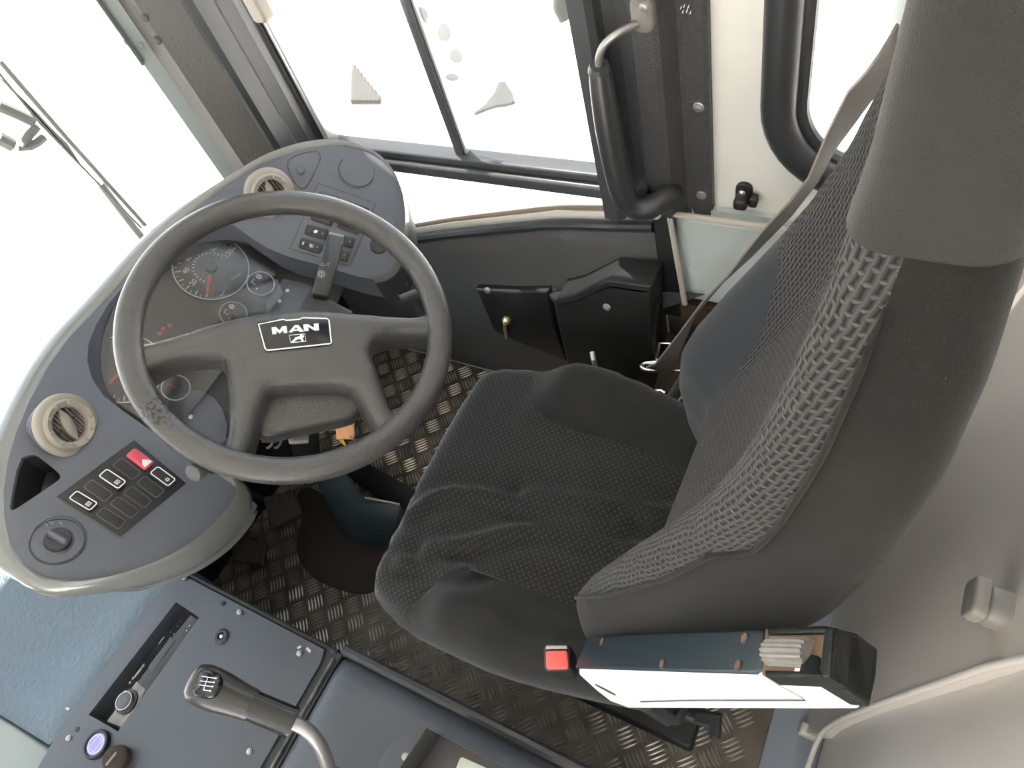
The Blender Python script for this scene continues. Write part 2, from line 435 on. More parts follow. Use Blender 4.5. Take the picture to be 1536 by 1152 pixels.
# --- floor of five-bar tread plate
g = G()
g.add([(-1.5, -1.5, 0), (2.6, -1.5, 0), (2.6, .86, 0), (-1.5, .86, 0), (-1.5, -1.5, -.05), (2.6, -1.5, -.05), (2.6, .86, -.05), (-1.5, .86, -.05)],
      [(0, 1, 2, 3), (7, 6, 5, 4), (0, 4, 5, 1), (1, 5, 6, 2), (2, 6, 7, 3), (3, 7, 4, 0)])
cell = .0415; e1 = nrm(A(1, 1, 0)); e2 = nrm(A(1, -1, 0)); base = A(-.792, .123, 0)
for i in range(-40, 40):
    for j in range(-40, 40):
        c = base + e1 * cell * i + e2 * cell * j
        if not (-1.34 < c[0] < -.03 and .02 < c[1] < .81): continue
        d, w = (e1, e2) if (i + j) % 2 else (e2, e1)
        for k in range(5):
            p = c + w * (k - 2) * .0076; L = .0185 if k in (1, 2, 3) else .017; hw = .0023
            V = [p - d * L, p - d * L * .45 - w * hw, p + d * L * .45 - w * hw, p + d * L, p + d * L * .45 + w * hw, p - d * L * .45 + w * hw,
                 p - d * L * .5 + Z * .0016, p + d * L * .5 + Z * .0016]
            g.add(V, [(0, 1, 6), (1, 2, 7, 6), (2, 3, 7), (3, 4, 7), (4, 5, 6, 7), (5, 0, 6)], 1)
g.build('floor', ['plate_metal', 'tread_bar'], sharp=20, base=(0, 0, 0), **S_)

# --- right wall of the bus: one sheet with the two window openings
w2 = [(-1.03, .455), (-.927, .489), (-.80, .532), (-.659, .573), (-.55, .605), (-.43, .622), (-.43, 1.62), (-1.03, 1.62)]
w3 = [(.2 + p[0], 1.165 + p[1]) for p in rrect(.80, .90, .13, 8)]      # behind the seat: x -.2 .. .6
frW = frame((0, .82, 0), (0, -1, 0), (1, 0, 0))
ww = G().fill([(-1.30, -.3), (2.6, -.3), (2.6, ZT), (-1.06, ZT), (-1.06, .42), (-1.30, .42)], frW, lambda d, x, y: 0, .3, depth=.045, holes=[w2[::-1], w3[::-1]])
wall_right = ww.build('wall_right', 'white_paint', base=(0, .82, 0), **S_)
# dark moulded side lining under the driver's window
top = [(-1.29, .40)] + [(x, z - .021) for x, z in w2[1:6]] + [(-.365, .612)]
pts = [A(x, .812, z) for x, z in top] + [A(-.365, .812, .02), A(-1.29, .812, .02)]
fl = frame((0, .812, 0), (0, -1, 0), (1, 0, 0))
g = G().fill([(p[0], p[2]) for p in pts], fl, lambda d, x, y: .012 * ss(0, .02, d) + .012 * ss(.02, .2, d), .03, depth=.006, wall=[(0, .006)])
g.build('wall_lining', 'side_panel', wall_right)
g = G().tube([A(x, .808, z + .002) for x, z in smooth([A(*t) for t in top], 2, False)], .010, 10, up=Y)
g.build('lining_edge', 'rubber', wall_right)
# window 2 : sliding window over a fixed lower pane
g = G()
g.add([(x, .842, z) for x, z in w2] + [(x, .846, z) for x, z in w2], [tuple(range(8)), tuple(range(15, 7, -1))] + [(i, (i + 1) % 8, (i + 1) % 8 + 8, i + 8) for i in range(8)])
window_2 = g.build('window_2', 'pane', base=(-.73, .842, .7), **S_)
g = G()
g.box((-.73, .83, .692), X, Z, -Y, .62, .016, .03, .004); g.build('upper_rail', 'frame_dark', window_2)
g = G()
g.box((-.73, .826, .668), X, Z, -Y, .62, .026, .036, .006); g.build('lower_rail', 'frame_dark', window_2)
g = G()
g.box((-.722, .834, 1.16), X, Z, -Y, .017, .93, .016, .003); g.build('divider', 'frame_dark', window_2)
g = G()
g.box((-.7105, .836, 1.16), X, Z, -Y, .005, .93, .01, .001); g.build('divider_trim', 'silver', window_2)
g = G()
g.box((-1.012, .825, 1.15), X, Z, -Y, .012, .93, .03, .003); g.build('front_channel', 'silver', window_2)
g = G()
g.box((-1.035, .815, 1.1), X, Z, -Y, .03, 1.1, .03, .006); g.build('front_rubber', 'rubber', window_2)
g = G().tube([A(x, .828, z + .001) for x, z in smooth([A(*t) for t in w2[1:6]], 2, False)], .0055, 8); g.build('glazing_strip', 'strip_brown', window_2)
g = G()
g.box((-.425, .826, 1.15), X, Z, -Y, .03, .95, .03, .004); g.build('rear_channel', 'frame_dark', window_2)
# four dirty sticker remains on the sliding pane
for px, rx, rz in (((634, 24), .010, .014), ((666, 49), .0125, .0145), ((684, 84), .012, .0125), ((678, 116), .013, .007)):
    c = hy(px, .8405); g = G()
    pts = [c + X * (rx * math.cos(a) + .3 * rz * math.sin(a)) + Z * rz * math.sin(a) for a in np.linspace(0, 6.28, 22)[:-1]]
    g.plate(pts, -Y, .0006, .0002); g.build('sticker_remnant', 'sticker', window_2)
for k, px in enumerate(((616, 277), (619, 277), (622, 276), (626, 277))):
    c = hy(px, .8405); g = G(); g.box(c, X, Z, -Y, .0016, .004, .0004, .0001); g.build('glass_mark', 'sticker', window_2)
# window 3 : passenger window in a fat black rubber seal
o3 = [(.2 + p[0], 1.165 + p[1]) for p in rrect(.80, .90, .13, 8)]
g = G(); g.add([(x, .842, z) for x, z in o3] + [(x, .846, z) for x, z in o3], [tuple(range(len(o3))), tuple(range(2 * len(o3) - 1, len(o3) - 1, -1))])
window_3 = g.build('window_3', 'pane', base=(.2, .842, 1.1), **S_)
seal = [(.2 + p[0], 1.165 + p[1]) for p in rrect(.80 - .035, .90 - .035, .115, 10)]
g = G().tube([A(x, .818, z) for x, z in seal], .023, 14, closed=True, up=Y); g.build('rubber_seal', 'rubber', window_3)
seal2 = [(.2 + p[0], 1.165 + p[1]) for p in rrect(.80 - .085, .90 - .085, .09, 10)]
g = G().tube([A(x, .826, z) for x, z in seal2], .010, 10, closed=True, up=Y); g.build('rubber_lip', 'rubber', window_3)

# --- front pillar between windscreen and side window
RF = -1.60
pil = [(-1.05, .86), (-1.05, .806), (-1.085, .800), (-1.10, .807), (-1.145, .803), (-1.155, .795), (-1.17, .798), (-1.225, .757), (-1.262, .753), (-1.285, .735), (-1.31, .752), (-1.30, .86)]
g = G(); N = len(pil)
g.add([(x, y, .3) for x, y in pil] + [(x, y, ZT) for x, y in pil], [(i, (i + 1) % N, (i + 1) % N + N, i + N) for i in range(N)] + [tuple(range(N - 1, -1, -1)), tuple(range(N, 2 * N))])
for p in range(len(g.F)):
    xs = np.mean([g.V[i][0] for i in g.F[p]])
    if len(g.F[p]) == 4: g.M[p] = 1 if xs > -1.165 else (2 if xs < -1.255 else 0)
trim_1 = g.build('trim_1', ['a_pillar', 'pillar_dark', 'seal'], sharp=25, base=(-1.2, .8, .3), **S_)
pn_ = nrm(A(.041, -.055, 0))
for px in ((217, 27), (236, 61)): screw(trim_1, hp(px, A(-1.17, .798, 1) + pn_ * .001, pn_), pn_, .006, 'a_pillar')
for px, y in (((191, 63), .74), ((211, 68), .745)): screw(trim_1, hy(px, y), nrm(A(.5, -.85, 0)), .005, 'seal')
g = G()                                                     # sheet-metal joint on the windscreen edge
g.box(A(-1.29, .742, 1.36), nrm(A(-.6, .5, 0)), Z, nrm(A(.5, -.85, 0)), .045, .9, .006, .002); g.build('joint_plate', 'seal', trim_1)

# --- windscreen and front wall
wsx = smooth([A(-1.30, .757, 0), A(-1.36, .62, 0), A(-1.41, .35, 0), A(-1.43, -.2, 0), A(-1.41, -.9, 0), A(-1.25, -1.45, 0)], 2, False)
def sheet(path, z0, z1, t):
    g = G(); n = len(path)
    nn = [nrm(np.cross(path[min(i + 1, n - 1)] - path[max(i - 1, 0)], Z)) for i in range(n)]
    V = []
    for off in (0, t):
        for z in (z0, z1): V += [(p[0] + q[0] * off, p[1] + q[1] * off, z) for p, q in zip(path, nn)]
    F = []
    for i in range(n - 1):
        F += [(i, i + 1, n + i + 1, n + i), (2 * n + i + 1, 2 * n + i, 3 * n + i, 3 * n + i + 1), (n + i, n + i + 1, 3 * n + i + 1, 3 * n + i), (i + 1, i, 2 * n + i, 2 * n + i + 1)]
    F += [(0, n, 3 * n, 2 * n), (n - 1, 3 * n - 1, 4 * n - 1, 2 * n - 1)]
    return g.add(V, F)
sheet(wsx, .36, 1.66, -.006).build('window_1', 'pane', base=(-1.4, 0, .36), **S_)
sheet(wsx, -.35, .36, -.04).build('wall_front', 'dash_dark', base=(-1.4, 0, 0), **S_)
sheet(wsx, 1.66, ZT, -.04).build('trim_2', 'dash_dark', base=(-1.4, 0, 1.66), **S_)
# inner bulkhead of the footwell
g = G(); g.box(A(-1.26, .436, .31), Y, Z, X, .766, .62, .03, .004); g.build('bulkhead', 'side_black', base=(-1.27, .42, 0), **S_)

# --- rear post with the folded sheet cover
g = G(); cs = [(-.366, .83), (-.362, .792), (-.356, .787), (-.327, .783), (-.320, .786), (-.305, .806), (-.299, .808), (-.274, .806), (-.268, .809), (-.268, .83)]
N = len(cs)
V = []
for z, dz in ((.648, 1), (ZT, 0)):
    V += [(x, y, z + dz * (.02 * (x + .27) / -.09)) for x, y in cs]
g.add(V, [(i, (i + 1) % N, (i + 1) % N + N, i + N) for i in range(N)] + [tuple(range(N - 1, -1, -1)), tuple(range(N, 2 * N))])
trim_3 = g.build('trim_3', 'pillar', sharp=20, base=(-.3, .82, .65), **S_)
g = G(); cs = [(-.447, .83), (-.445, .80), (-.437, .785), (-.412, .782), (-.404, .79), (-.400, .805), (-.385, .812), (-.364, .812), (-.364, .83)]; N = len(cs)
g.add([(x, y, z) for z in (.64, ZT) for x, y in cs], [(i, (i + 1) % N, (i + 1) % N + N, i + N) for i in range(N)] + [tuple(range(N - 1, -1, -1)), tuple(range(N, 2 * N))])
g.build('post_channel', 'pillar_smooth', trim_3, sharp=25)
for px in ((1048, 161), (1052, 293)): screw(trim_3, hy(px, .806), -Y, .0062, 'steel')
g = G(); c = hy((1029, 14), .805)
for dx, dz in ((-.006, .002), (-.002, .004), (.003, .003), (-.004, -.003), (.001, -.002), (.005, -.004)):
    g.box(c + X * dx + Z * dz, nrm(A(.4, 0, 1)), X, -Y, .004, .0012, .001, .0002)
g.build('paint_chip', 'white_ink', trim_3)
# post foot below the cover
g = G(); g.box(A(-.345, .812, .53), X, Z, -Y, .034, .25, .026, .003); g.build('post_foot', 'side_black', trim_3)

# --- pale blue-white box low on the wall
g = G().fill([(-.318, .455), (-.10, .455), (-.05, .52), (-.05, .664), (-.332, .664)], frame((0, .80, 0), (0, -1, 0), (1, 0, 0)), lambda d, x, y: -.008 * (1 - ss(.010, .016, d)), .012, depth=.03)
wb = g.build('wheel_box', 'pale_box', base=(-.2, .8, .45), label='pale blue-white metal box low on the wall between the dark post and the seat', cat='box')
g = G().tube([A(-.315, .79, .458), A(-.329, .79, .664)], .005, 8); g.build('edge_trim', 'cream', wb)
g = G().tube([A(-.329, .79, .664), A(-.055, .79, .664)], .005, 8); g.build('edge_trim', 'cream', wb)

# --- ceiling, left wall with its open door, back wall
g = G(); g.box((.55, -.33, ZT + .02), X, Y, -Z, 4.1, 2.4, .04, .002); g.build('ceiling', 'ceiling', base=(.55, -.33, ZT), **S_)
g = G().fill([(-1.25, -.3), (2.6, -.3), (2.6, ZT), (-1.25, ZT)], frame((0, -1.5, 0), (0, 1, 0), (-1, 0, 0)), lambda d, x, y: 0, .4, depth=.04) if 0 else G()
frL = frame((0, -1.5, 0), (0, 1, 0), (1, 0, 0))             # ey = -Z here
dl = [(-.62, .28), (.28, .28), (.28, -1.66), (-.62, -1.66)]
wl = [(.42, -.55), (2.3, -.55), (2.3, -1.66), (.42, -1.66)]
g.fill([(-1.3, .3), (2.6, .3), (2.6, -ZT), (-1.3, -ZT)], frL, lambda d, x, y: 0, .4, depth=.04, holes=[dl, wl])
g.build('wall_left', 'inner_wall', base=(0, -1.5, 0), **S_)
g = G(); g.box((2.6, -.33, .7), Y, Z, -X, 2.4, 2.1, .04, .002); g.build('wall_back', 'inner_wall', base=(2.6, -.33, 0), **S_)

# --- sill strip and partition behind the driver
g = G(); g.box((.03, .32, .004), X, Y, Z, .085, 1.0, .008, .003); g.build('trim_4', 'sill', base=(.03, .32, 0), **S_)
PN = nrm(A(-1, 0, .16)); PO = A(.04, 0, 0)
hpart = lambda p: hp(p, PO, PN)
cr = [A(.055, .205, .06), A(.056, .235, .085), hpart((1228, 1100)), hpart((1250, 1082)), hpart((1300, 1060)), hpart((1410, 1022)), hpart((1536, 978)), A(.235, .19, 1.2)]
frP = frame(PO, PN, Y)
main = to2(smooth(cr[2:], 1, False), frP)
main += [((.81 - PO[1]) * frP[1][1], (A(.235, .81, 1.2) - PO) @ frP[2]), (.81, 0.005), (.285, 0.005)]
part = thing('partition', (.05, .5, 0), 'grey moulded plastic partition standing behind the driving seat', 'partition')
g = G().fill(main, frP, lambda d, x, y: 0, .05, depth=.02)
up_pan = g.build('upper_panel', 'partition', part)
g = G().tube([p - PN * .002 for p in smooth(cr, 2, False)], .0042, 16); g.build('edge_roll', 'partition', up_pan, sharp=80)
low = to2([A(.08, .34, .09), A(.12, .35, .34), A(.19, .32, .76), A(.245, .28, 1.12), A(.245, -.12, 1.12), A(.06, -.12, .02), A(.06, .28, .02)], frP)
g = G().fill([(x, y) for x, y in low], (PO - PN * .03, frP[1], frP[2], PN), lambda d, x, y: 0.012 * ss(0, .06, d), .03, depth=.02)
g.build('lower_panel', 'part_low', part)
# hook-shaped catch
c = hpart((1508, 918)); ez = PN
up = nrm(np.cross(np.cross(PN, Z), PN)); sx = np.cross(up, PN)
g = G(); g.box(c + PN * .010, sx, up, PN, .034, .036, .020, .008, rad=.012); kn = g.build('catch_knob', 'catch', part)
g = G(); g.box(c + PN * .026 + up * .004, sx, up, PN, .038, .030, .012, .004, rad=.008); g.build('catch_tip', 'catch', kn)
c = hp((1213, 1097), A(.045, 0, 0), PN)
g = G(); g.box(c, sx, up, PN, .022, .026, .03, .004, rad=.006); g.build('hinge_stop', 'partition', part)

# --- ground outside
g = G(); g.add([(-30, -30, -1.15), (30, -30, -1.15), (30, 30, -1.15), (-30, 30, -1.15)], [(0, 1, 2, 3)])
g.build('ground', 'ground', base=(0, 0, -1.15), **S_)
def gz(p): return hz(p, -1.13)
g = G(); q = [gz(p) for p in ((531, 100), (573, 152), (529, 152))]
for k in range(8):
    a = q[2] * (1 - k / 8) + q[1] * k / 8; b = q[0] * (1 - k / 8) + q[1] * k / 8
    g.box((a + b) / 2, b - a, np.cross(Z, b - a), Z, np.linalg.norm(b - a) + .02, .5 * np.linalg.norm(q[0] - q[2]) / 8, .03, .002)
g.build('ground_slats', 'slatted_shape', base=q[2], label='small grey slatted shape on the bright ground outside the front sliding pane', cat='slatted_shape')  # slatted grey shape laid flat on the ground
g = G(); q = smooth([gz(p) for p in ((702, 174), (735, 150), (752, 112), (775, 150), (762, 156), (740, 158))], 1)
g.plate(q, Z, .03, .006); g.build('ground_shape', 'shape_grey', base=q[0], label='thin flat grey shape on the bright ground seen through the rear sliding pane', cat='flat_shape')  # plain grey shape laid flat on the ground
# wiper outside the windscreen
wp = thing('windscreen_wiper', hx((215, 336), -1.47), 'long grey wiper parked upright outside the windscreen left of the dashboard', 'wiper')
XW = -1.46
g = G().tube([hx((0, 92), XW), hx((100, 207), XW), hx((218, 338), XW)], .0045, 8); g.build('wiper_blade', 'outside_grey', wp)
g = G().tube([hx((-3, 108), XW), hx((60, 185), XW), hx((212, 342), XW)], .0022, 8); g.build('blade_spring', 'outside_plate', wp)
L = [(-4, 112), (28, 141), (60, 172), (78, 192), (102, 215), (122, 246), (130, 255), (116, 243), (92, 217), (70, 192), (52, 172), (26, 142)]
pp = [hx(p, XW - .012) for p in L]
g = G().plate(pp, X, .008, .002); g.build('wiper_arm', 'outside_grey', wp)
w0 = hx((150, 275), XW - .015); g = G().tube([w0, A(w0[0] - .02, w0[1], .60), A(-1.48, w0[1] - .02, .30), A(-1.42, w0[1] - .02, .28)], .008, 8); g.build('arm_root', 'outside_grey', wp)
wb_ = wp
XL = -1.5
g = G().tube([hx(p, XL) for p in ((56, 190), (44, 202), (36, 214), (32, 222), (44, 220), (56, 214), (66, 206))], .008, 8); g.build('fork', 'outside_grey', wb_)
g = G().tube([hx(p, XL) for p in ((-4, 158), (20, 168), (50, 182))], .011, 8); g.build('arm_joint', 'outside_grey', wb_)
g = G().tube([hx(p, XL) for p in ((-4, 206), (18, 218))], .013, 8); g.build('arm_joint', 'outside_grey', wb_)

# =================================================================== DASHBOARD
SA, SB, S0 = .746, .39, -.1000
def S(x, y): return S0 - SA * x + SB * math.sqrt((y - YC) ** 2 + .10 ** 2)
def Sn(x, y):
    r = math.sqrt((y - YC) ** 2 + .10 ** 2); return nrm(A(SA, -SB * (y - YC) / r, 1))
def hs(p, lift=0.):
    d = ray(p); t = 1.3
    for _ in range(30):
        q = CAM + d * t; f = q[2] - S(q[0], q[1]) - lift; q2 = CAM + d * (t + 1e-4); t -= f / ((q2[2] - S(q2[0], q2[1]) - lift - f) / 1e-4)
    return CAM + d * t
def wframe(p):
    c = hs(p); n = Sn(c[0], c[1]); return frame(c, n, Y)
dash = thing('dashboard', (-1.05, YC, .5), 'dark grey wrap-around dashboard behind the black steering wheel under the windscreen', 'dashboard')
outer = [(362, 735), (335, 775), (300, 808), (255, 836), (200, 857), (150, 868), (100, 870), (60, 862), (30, 842), (12, 812), (4, 775), (3, 735), (9, 692), (21, 650), (42, 600), (70, 548), (101, 505), (135, 470),
         (169, 433), (220, 375), (278, 320), (322, 289), (360, 264), (400, 240), (450, 222), (500, 215), (540, 221), (578, 242), (602, 280), (610, 322), (607, 362), (597, 398), (582, 414)]
inner = [(560, 418), (534, 413), (495, 401), (460, 391), (430, 383), (401, 371), (378, 357), (349, 336), (318, 333), (280, 343), (235, 378), (190, 420), (160, 456), (142, 487), (131, 515), (129, 540), (136, 566), (153, 592), (183, 615), (211, 635), (250, 662), (283, 684), (325, 712)]
O3 = [hs(p) for p in outer]; I3 = [hs(p) for p in inner]
pocket = [hs(p) for p in ((28, 688), (47, 681), (60, 686), (90, 711), (91, 716), (86, 722), (25, 763), (17, 766), (14, 760))]
frZ = (A(0, 0, 0), X, Y, Z)
P2o = [(p[0], p[1]) for p in O3 + I3]
# outline and hole must both be listed; the ring runs counter-clockwise seen from above
def fh(d, x, y): return S(x, y) - .0025 * (1 - ss(0, .006, d))
g = G().fill(P2o, frZ, fh, .016, depth=.05, holes=[[(p[0], p[1]) for p in smooth(pocket, 1)]], wall=[(.001, .006), (.002, .05)])
fascia = g.build('fascia', 'dash', dash, sharp=40)
g = G(); c = np.mean(pocket, 0) - Z * .04; n = Sn(c[0], c[1])
g.plate([hs(p) - n * .035 for p in ((10, 680), (50, 668), (105, 712), (90, 735), (12, 780))], n, .004, .001); g.build('pocket_floor', 'black', fascia)
pk = smooth(pocket, 1); cc = np.mean(pk, 0); pin = [p + (cc - p) * .012 for p in pk]; m = len(pin)
g = G().add([p - Z * .004 for p in pin] + [p - Z * .05 for p in pin], [(i, (i + 1) % m, (i + 1) % m + m, i + m) for i in range(m)]); g.build('pocket_shade', 'black', fascia)  # black sleeve added; shade of the deep pocket put into its colour
# moulded lip and skirt around the fascia
path = [np.array(p) for p in [I3[-1]] + O3 + [I3[0]]]
# resample smooth
path = smooth(path, 2, False); N = len(path)
ctr = np.mean(path, 0)
prof = [(0, -.003), (.12, .004), (.5, .0075), (.85, .003), (1., -.008), (1.05, -.024), (.7, -.046), (-.3, -.066), (-.7, -.09)]
V = []; F = []
for i, p in enumerate(path):
    t = nrm((path[min(i + 1, N - 1)] - path[max(i - 1, 0)]) * A(1, 1, 0)); o = A(-t[1], t[0], 0)
    ow = A(t[1], -t[0], 0)
    # outward side: away from the outline's interior
    q = np.array([[p[0] + ow[0] * .004, p[1] + ow[1] * .004]])
    if inside(q, np.array(P2o))[0]: ow = -ow
    w = .013 + .026 * ss(.15, .85, -ow[0]) + .008 * ss(.4, 1, -ow[1])
    bk = ss(.1, .8, ow[0]); w *= (1 - .45 * bk) * (1 - .62 * ss(.45, .6, p[1]))
    for a, h in prof: V.append(p + ow * w * a + Z * h * (1 - .25 * bk * (h < -.02)))
K = len(prof)
for i in range(N - 1):
    for k in range(K - 1): F.append((i * K + k, i * K + k + 1, (i + 1) * K + k + 1, (i + 1) * K + k))
g = G().add(V, F)
for q, f in enumerate(F):
    if max(i % K for i in f) >= 5 and np.mean([V[i][1] for i in f]) > .45: g.M[q] = 1
g.build('lip', ['shell', 'dash_dark'], dash, sharp=60)
# recessed instrument housing
CO = A(-1.05, YC, .692); CN = nrm(A(.57, 0, .82)); CX = Y; CY = np.cross(CN, CX)
hc = lambda p, l=0.: hp(p, CO + CN * l, CN)
frC = (CO, CX, CY, CN)
hp_out = [(100, 545), (112, 495), (165, 425), (265, 330), (345, 315), (410, 362), (460, 400), (520, 420), (500, 470), (430, 560), (350, 680), (300, 715), (200, 650), (130, 600)]
g = G().plate([hc(p) for p in hp_out], CN, .012, .001); g.build('instrument_housing', 'dash_dark', dash)
g = G().plate([hc(p, .004) for p in smooth([A(*p) for p in ((243, 600), (290, 580), (330, 600), (345, 650), (320, 690), (285, 690), (238, 645))], 1)], CN, .004, .001); g.build('column_panel', 'dash', dash)
g = G().plate([hc(p, .004) for p in ((398, 455), (425, 418), (458, 425), (490, 440), (480, 500), (400, 500))], CN, .004, .001); g.build('column_panel', 'dash', dash)
for p in ((286, 625), (431, 436), (419, 452)): screw(dash, hc(p, .005), CN, .003)
# dark plinth that carries the housing down to the bulkhead
g = G().plate([A(-1.26, .10, .62), A(-1.26, .63, .62), A(-1.06, .60, .50), A(-1.06, .14, .50)], nrm(A(.55, 0, .83)), .06, .004); g.build('lower_cover', 'dash_dark', dash)

def gauge(name, c, rpx, zero, full, nmaj, needle, nums=(), big=True, icon=False, hide=()):
    o = hc(c, .002); R = np.mean([np.linalg.norm(hc((c[0] + rpx * math.cos(a), c[1] + rpx * math.sin(a)), .002) - o) for a in np.linspace(0, 6.28, 16)])
    g = G().lathe(o, CN, [(R, -.004), (R, 0), (R * .5, .0001)], 48); d = g.build(name, 'dial', dash)
    g = G().tube([o + CN * .002 + R * (math.cos(a) * CX + math.sin(a) * CY) for a in np.linspace(0, 2 * math.pi, 64)[:-1]], R * .018 if big else R * .045, 8, closed=True); g.build('bezel', 'bezel', d)
    ang = lambda p: math.atan2((hc(p, .002) - o) @ CY, (hc(p, .002) - o) @ CX)
    if zero is not None:
        a0, a1 = ang(zero), ang(full)
        while a1 > a0: a1 -= 2 * math.pi                   # clockwise
        g = G()
        for k in range(nmaj * 2 + 1):
            a = a0 + (a1 - a0) * k / (nmaj * 2); u = math.cos(a) * CX + math.sin(a) * CY; w = math.cos(a) * CY - math.sin(a) * CX
            g.stroke([o + u * R * (.80 if k % 2 == 0 else .88), o + u * R * .95], R * (.026 if k % 2 == 0 else .016), CN, lift=.0008)
        g.build('scale_mark', 'white_ink', d)
        for body, k in nums:
            a = a0 + (a1 - a0) * k / nmaj; u = math.cos(a) * CX + math.sin(a) * CY
            g = G().text(body, R * .2, o + u * R * .66 + CN * .0008, CX, CY); g.build('scale_number', 'white_ink', d)
        if big and nums:
            g = G()
            for k in range(0, 17):
                a = a0 + (a1 - a0) * (k + .3) / 17; u = math.cos(a) * CX + math.sin(a) * CY
                g.stroke([o + u * R * .44, o + u * R * .5], R * .022, CN, lift=.0008)
            g.build('inner_scale', 'bezel', d)
    if icon:
        g = G(); s = R * .22; q = o + CY * R * .45
        g.stroke([q + CX * s * a + CY * s * b for a, b in ((-1.3, -.8), (-1.3, .8), (.2, .8))], R * .07, CN, lift=.0008)
        g.stroke([q + CX * s * (2 + .7 * math.cos(a)) + CY * s * .9 * math.sin(a) for a in np.linspace(0, 6.28, 13)[:-1]], R * .08, CN, closed=True, lift=.0008)
        g.stroke([q + CX * s * 1.5, q + CX * s * 2.5], R * .08, CN, lift=.0008)
        g.build('dial_symbol', 'white_ink', d)
        g = G(); q = o - CX * R * .5
        g.stroke([q - CX * R * .06, q + CX * R * .06], R * .12, CN, lift=.0008); g.build('scale_mark', 'white_ink', d)
    t = hc(needle, .002); u = nrm(t - o); w = np.cross(CN, u); Ln = np.linalg.norm(t - o)
    g = G().plate([o + CN * .004 + u * Ln * (.32 if big else -.1) + w * R * .055 * s for s in (-1, 1)] + [t + CN * .004 + w * R * .035, t + CN * .004 - w * R * .035], CN, .001, .0003)
    g.build('needle', 'needle', d)
    if big:
        g = G().lathe(o, CN, [(R * .16, 0), (R * .15, .006), (R * .1, .008), (R * .02, .009)], 24); g.build('needle_cap', 'dash_dark', d)
    return d, o, R
sp, so, sR = gauge('speedometer', (317, 402), 52, (309, 449), (351, 374), 12, (311, 440), [(str(v), v / 10) for v in (20, 40, 60, 80, 100, 120)])
for q, l in (((346, 420), (360, 411)), ((331, 444), (337, 436))):
    g = G().stroke([hc(q, .0035), hc(l, .0035)], .0008, CN); g.build('dial_line', 'bezel', sp)
tc_, to_, tR = gauge('rev_counter', (188, 553), 55, (222, 596), (140, 545), 8, (161, 580))
gauge('pressure_gauge', (391, 426), 19, None, None, 0, (396, 430), big=False, icon=True)
gauge('pressure_gauge', (350, 471), 19, None, None, 0, (355, 475), big=False, icon=True)
gauge('fuel_gauge', (264, 582), 20, None, None, 0, (250, 578), big=False, icon=False)
# red warning lamps
for p in ((245, 493), (255, 488), (240, 500)):
    g = G().plate([hc((p[0] + 4 * math.cos(a), p[1] + 3 * math.sin(a)), .003) for a in np.linspace(0, 6.28, 9)[:-1]], CN, .001, .0003); g.build('warning_lamp', 'needle', dash)
# clear lens over the instruments
lens = [(560 if 0 else 425, 440), (401, 377), (378, 362), (349, 340), (318, 337), (280, 347), (235, 382), (190, 424), (160, 460), (144, 490), (134, 517), (132, 540), (139, 564), (156, 589), (185, 611), (213, 631), (250, 656), (300, 600), (360, 520)]
g = G().plate([hc(p, .019) for p in lens], CN, .0015, .0005); g.build('instrument_lens', 'lens', dash)

def vent(p, rim_px, R, blade_dir):
    c = hs(p, .016); n = nrm(A(.90, .31 if c[1] < YC else -.31, .22))
    v = G().lathe(c, n, [(R * .86, -.008), (R * .97, -.003), (R, .002), (R * .985, .006), (R * .93, .009), (R * .80, .0095), (R * .77, .014), (R * .73, .016), (R * .56, .012), (R * .54, .004), (R * .54, -.012)], 56)
    vo = v.build('air_vent', 'vent', dash, sharp=50)
    fr = frame(c, n, blade_dir)
    b0 = hs(p, -.02); g = G(); q0, q1 = c - n * .008, c - n * .02 - Z * .03; m = 40
    g.lathe(c - n * .008, n, [(R * .55, -.05), (R * .8, -.02), (R * .93, 0)], 40); g.build('vent_pod', 'dash', vo)
    g = G().lathe(c - n * .010, n, [(R * .55, -.002), (R * .55, 0)], 32); g.build('vent_back', 'black', vo)
    for k in range(10):
        a = 2 * math.pi * k / 10 + .2; q = c + (math.cos(a) * fr[1] + math.sin(a) * fr[2]) * R * .67 + n * .013
        g = G().lathe(q, n, [(R * .062, -.004), (R * .06, .001), (R * .045, .003), (R * .01, .0036)], 14); g.build('stud', 'vent', vo)
    for k in range(-4, 5):
        y0 = k * R * .115; hl = math.sqrt(max((R * .53) ** 2 - y0 ** 2, 0))
        g = G()
        for s0, s1 in ((-1, -.06), (.06, 1)):
            a = c + fr[1] * y0 * .0 + fr[2] * hl * s0 + fr[1] * y0; b = c + fr[2] * hl * s1 + fr[1] * y0
            g.box((a + b) / 2 + n * .001, b - a, fr[1], n, np.linalg.norm(b - a), R * .035, .012, .0008)
        g.build('slat', 'vent_slat', vo)
    # lens-shaped turning blade across the middle
    pts = []
    for s in (1, -1):
        for t in np.linspace(-1, 1, 13)[:-1]: pts.append(c + fr[2] * 0 + nrm(fr[1] * .35 + fr[2]) * R * .56 * t * s + nrm(fr[1] - fr[2] * .35) * R * .17 * (1 - t * t) * s)
    fb = frame(c + n * .008, n, nrm(fr[1] * .35 + fr[2]))
    g = G().fill(to2(pts, fb), fb, lambda d, x, y: .006 * ss(0, R * .17, d), .006, depth=.006); g.build('blade', 'vent', vo)
    return vo
vent((98, 638), 44, .0460, nrm(A(.4, 1, 0)))
vent((404, 290), 33, .0440, nrm(A(.1, 1, 0)))

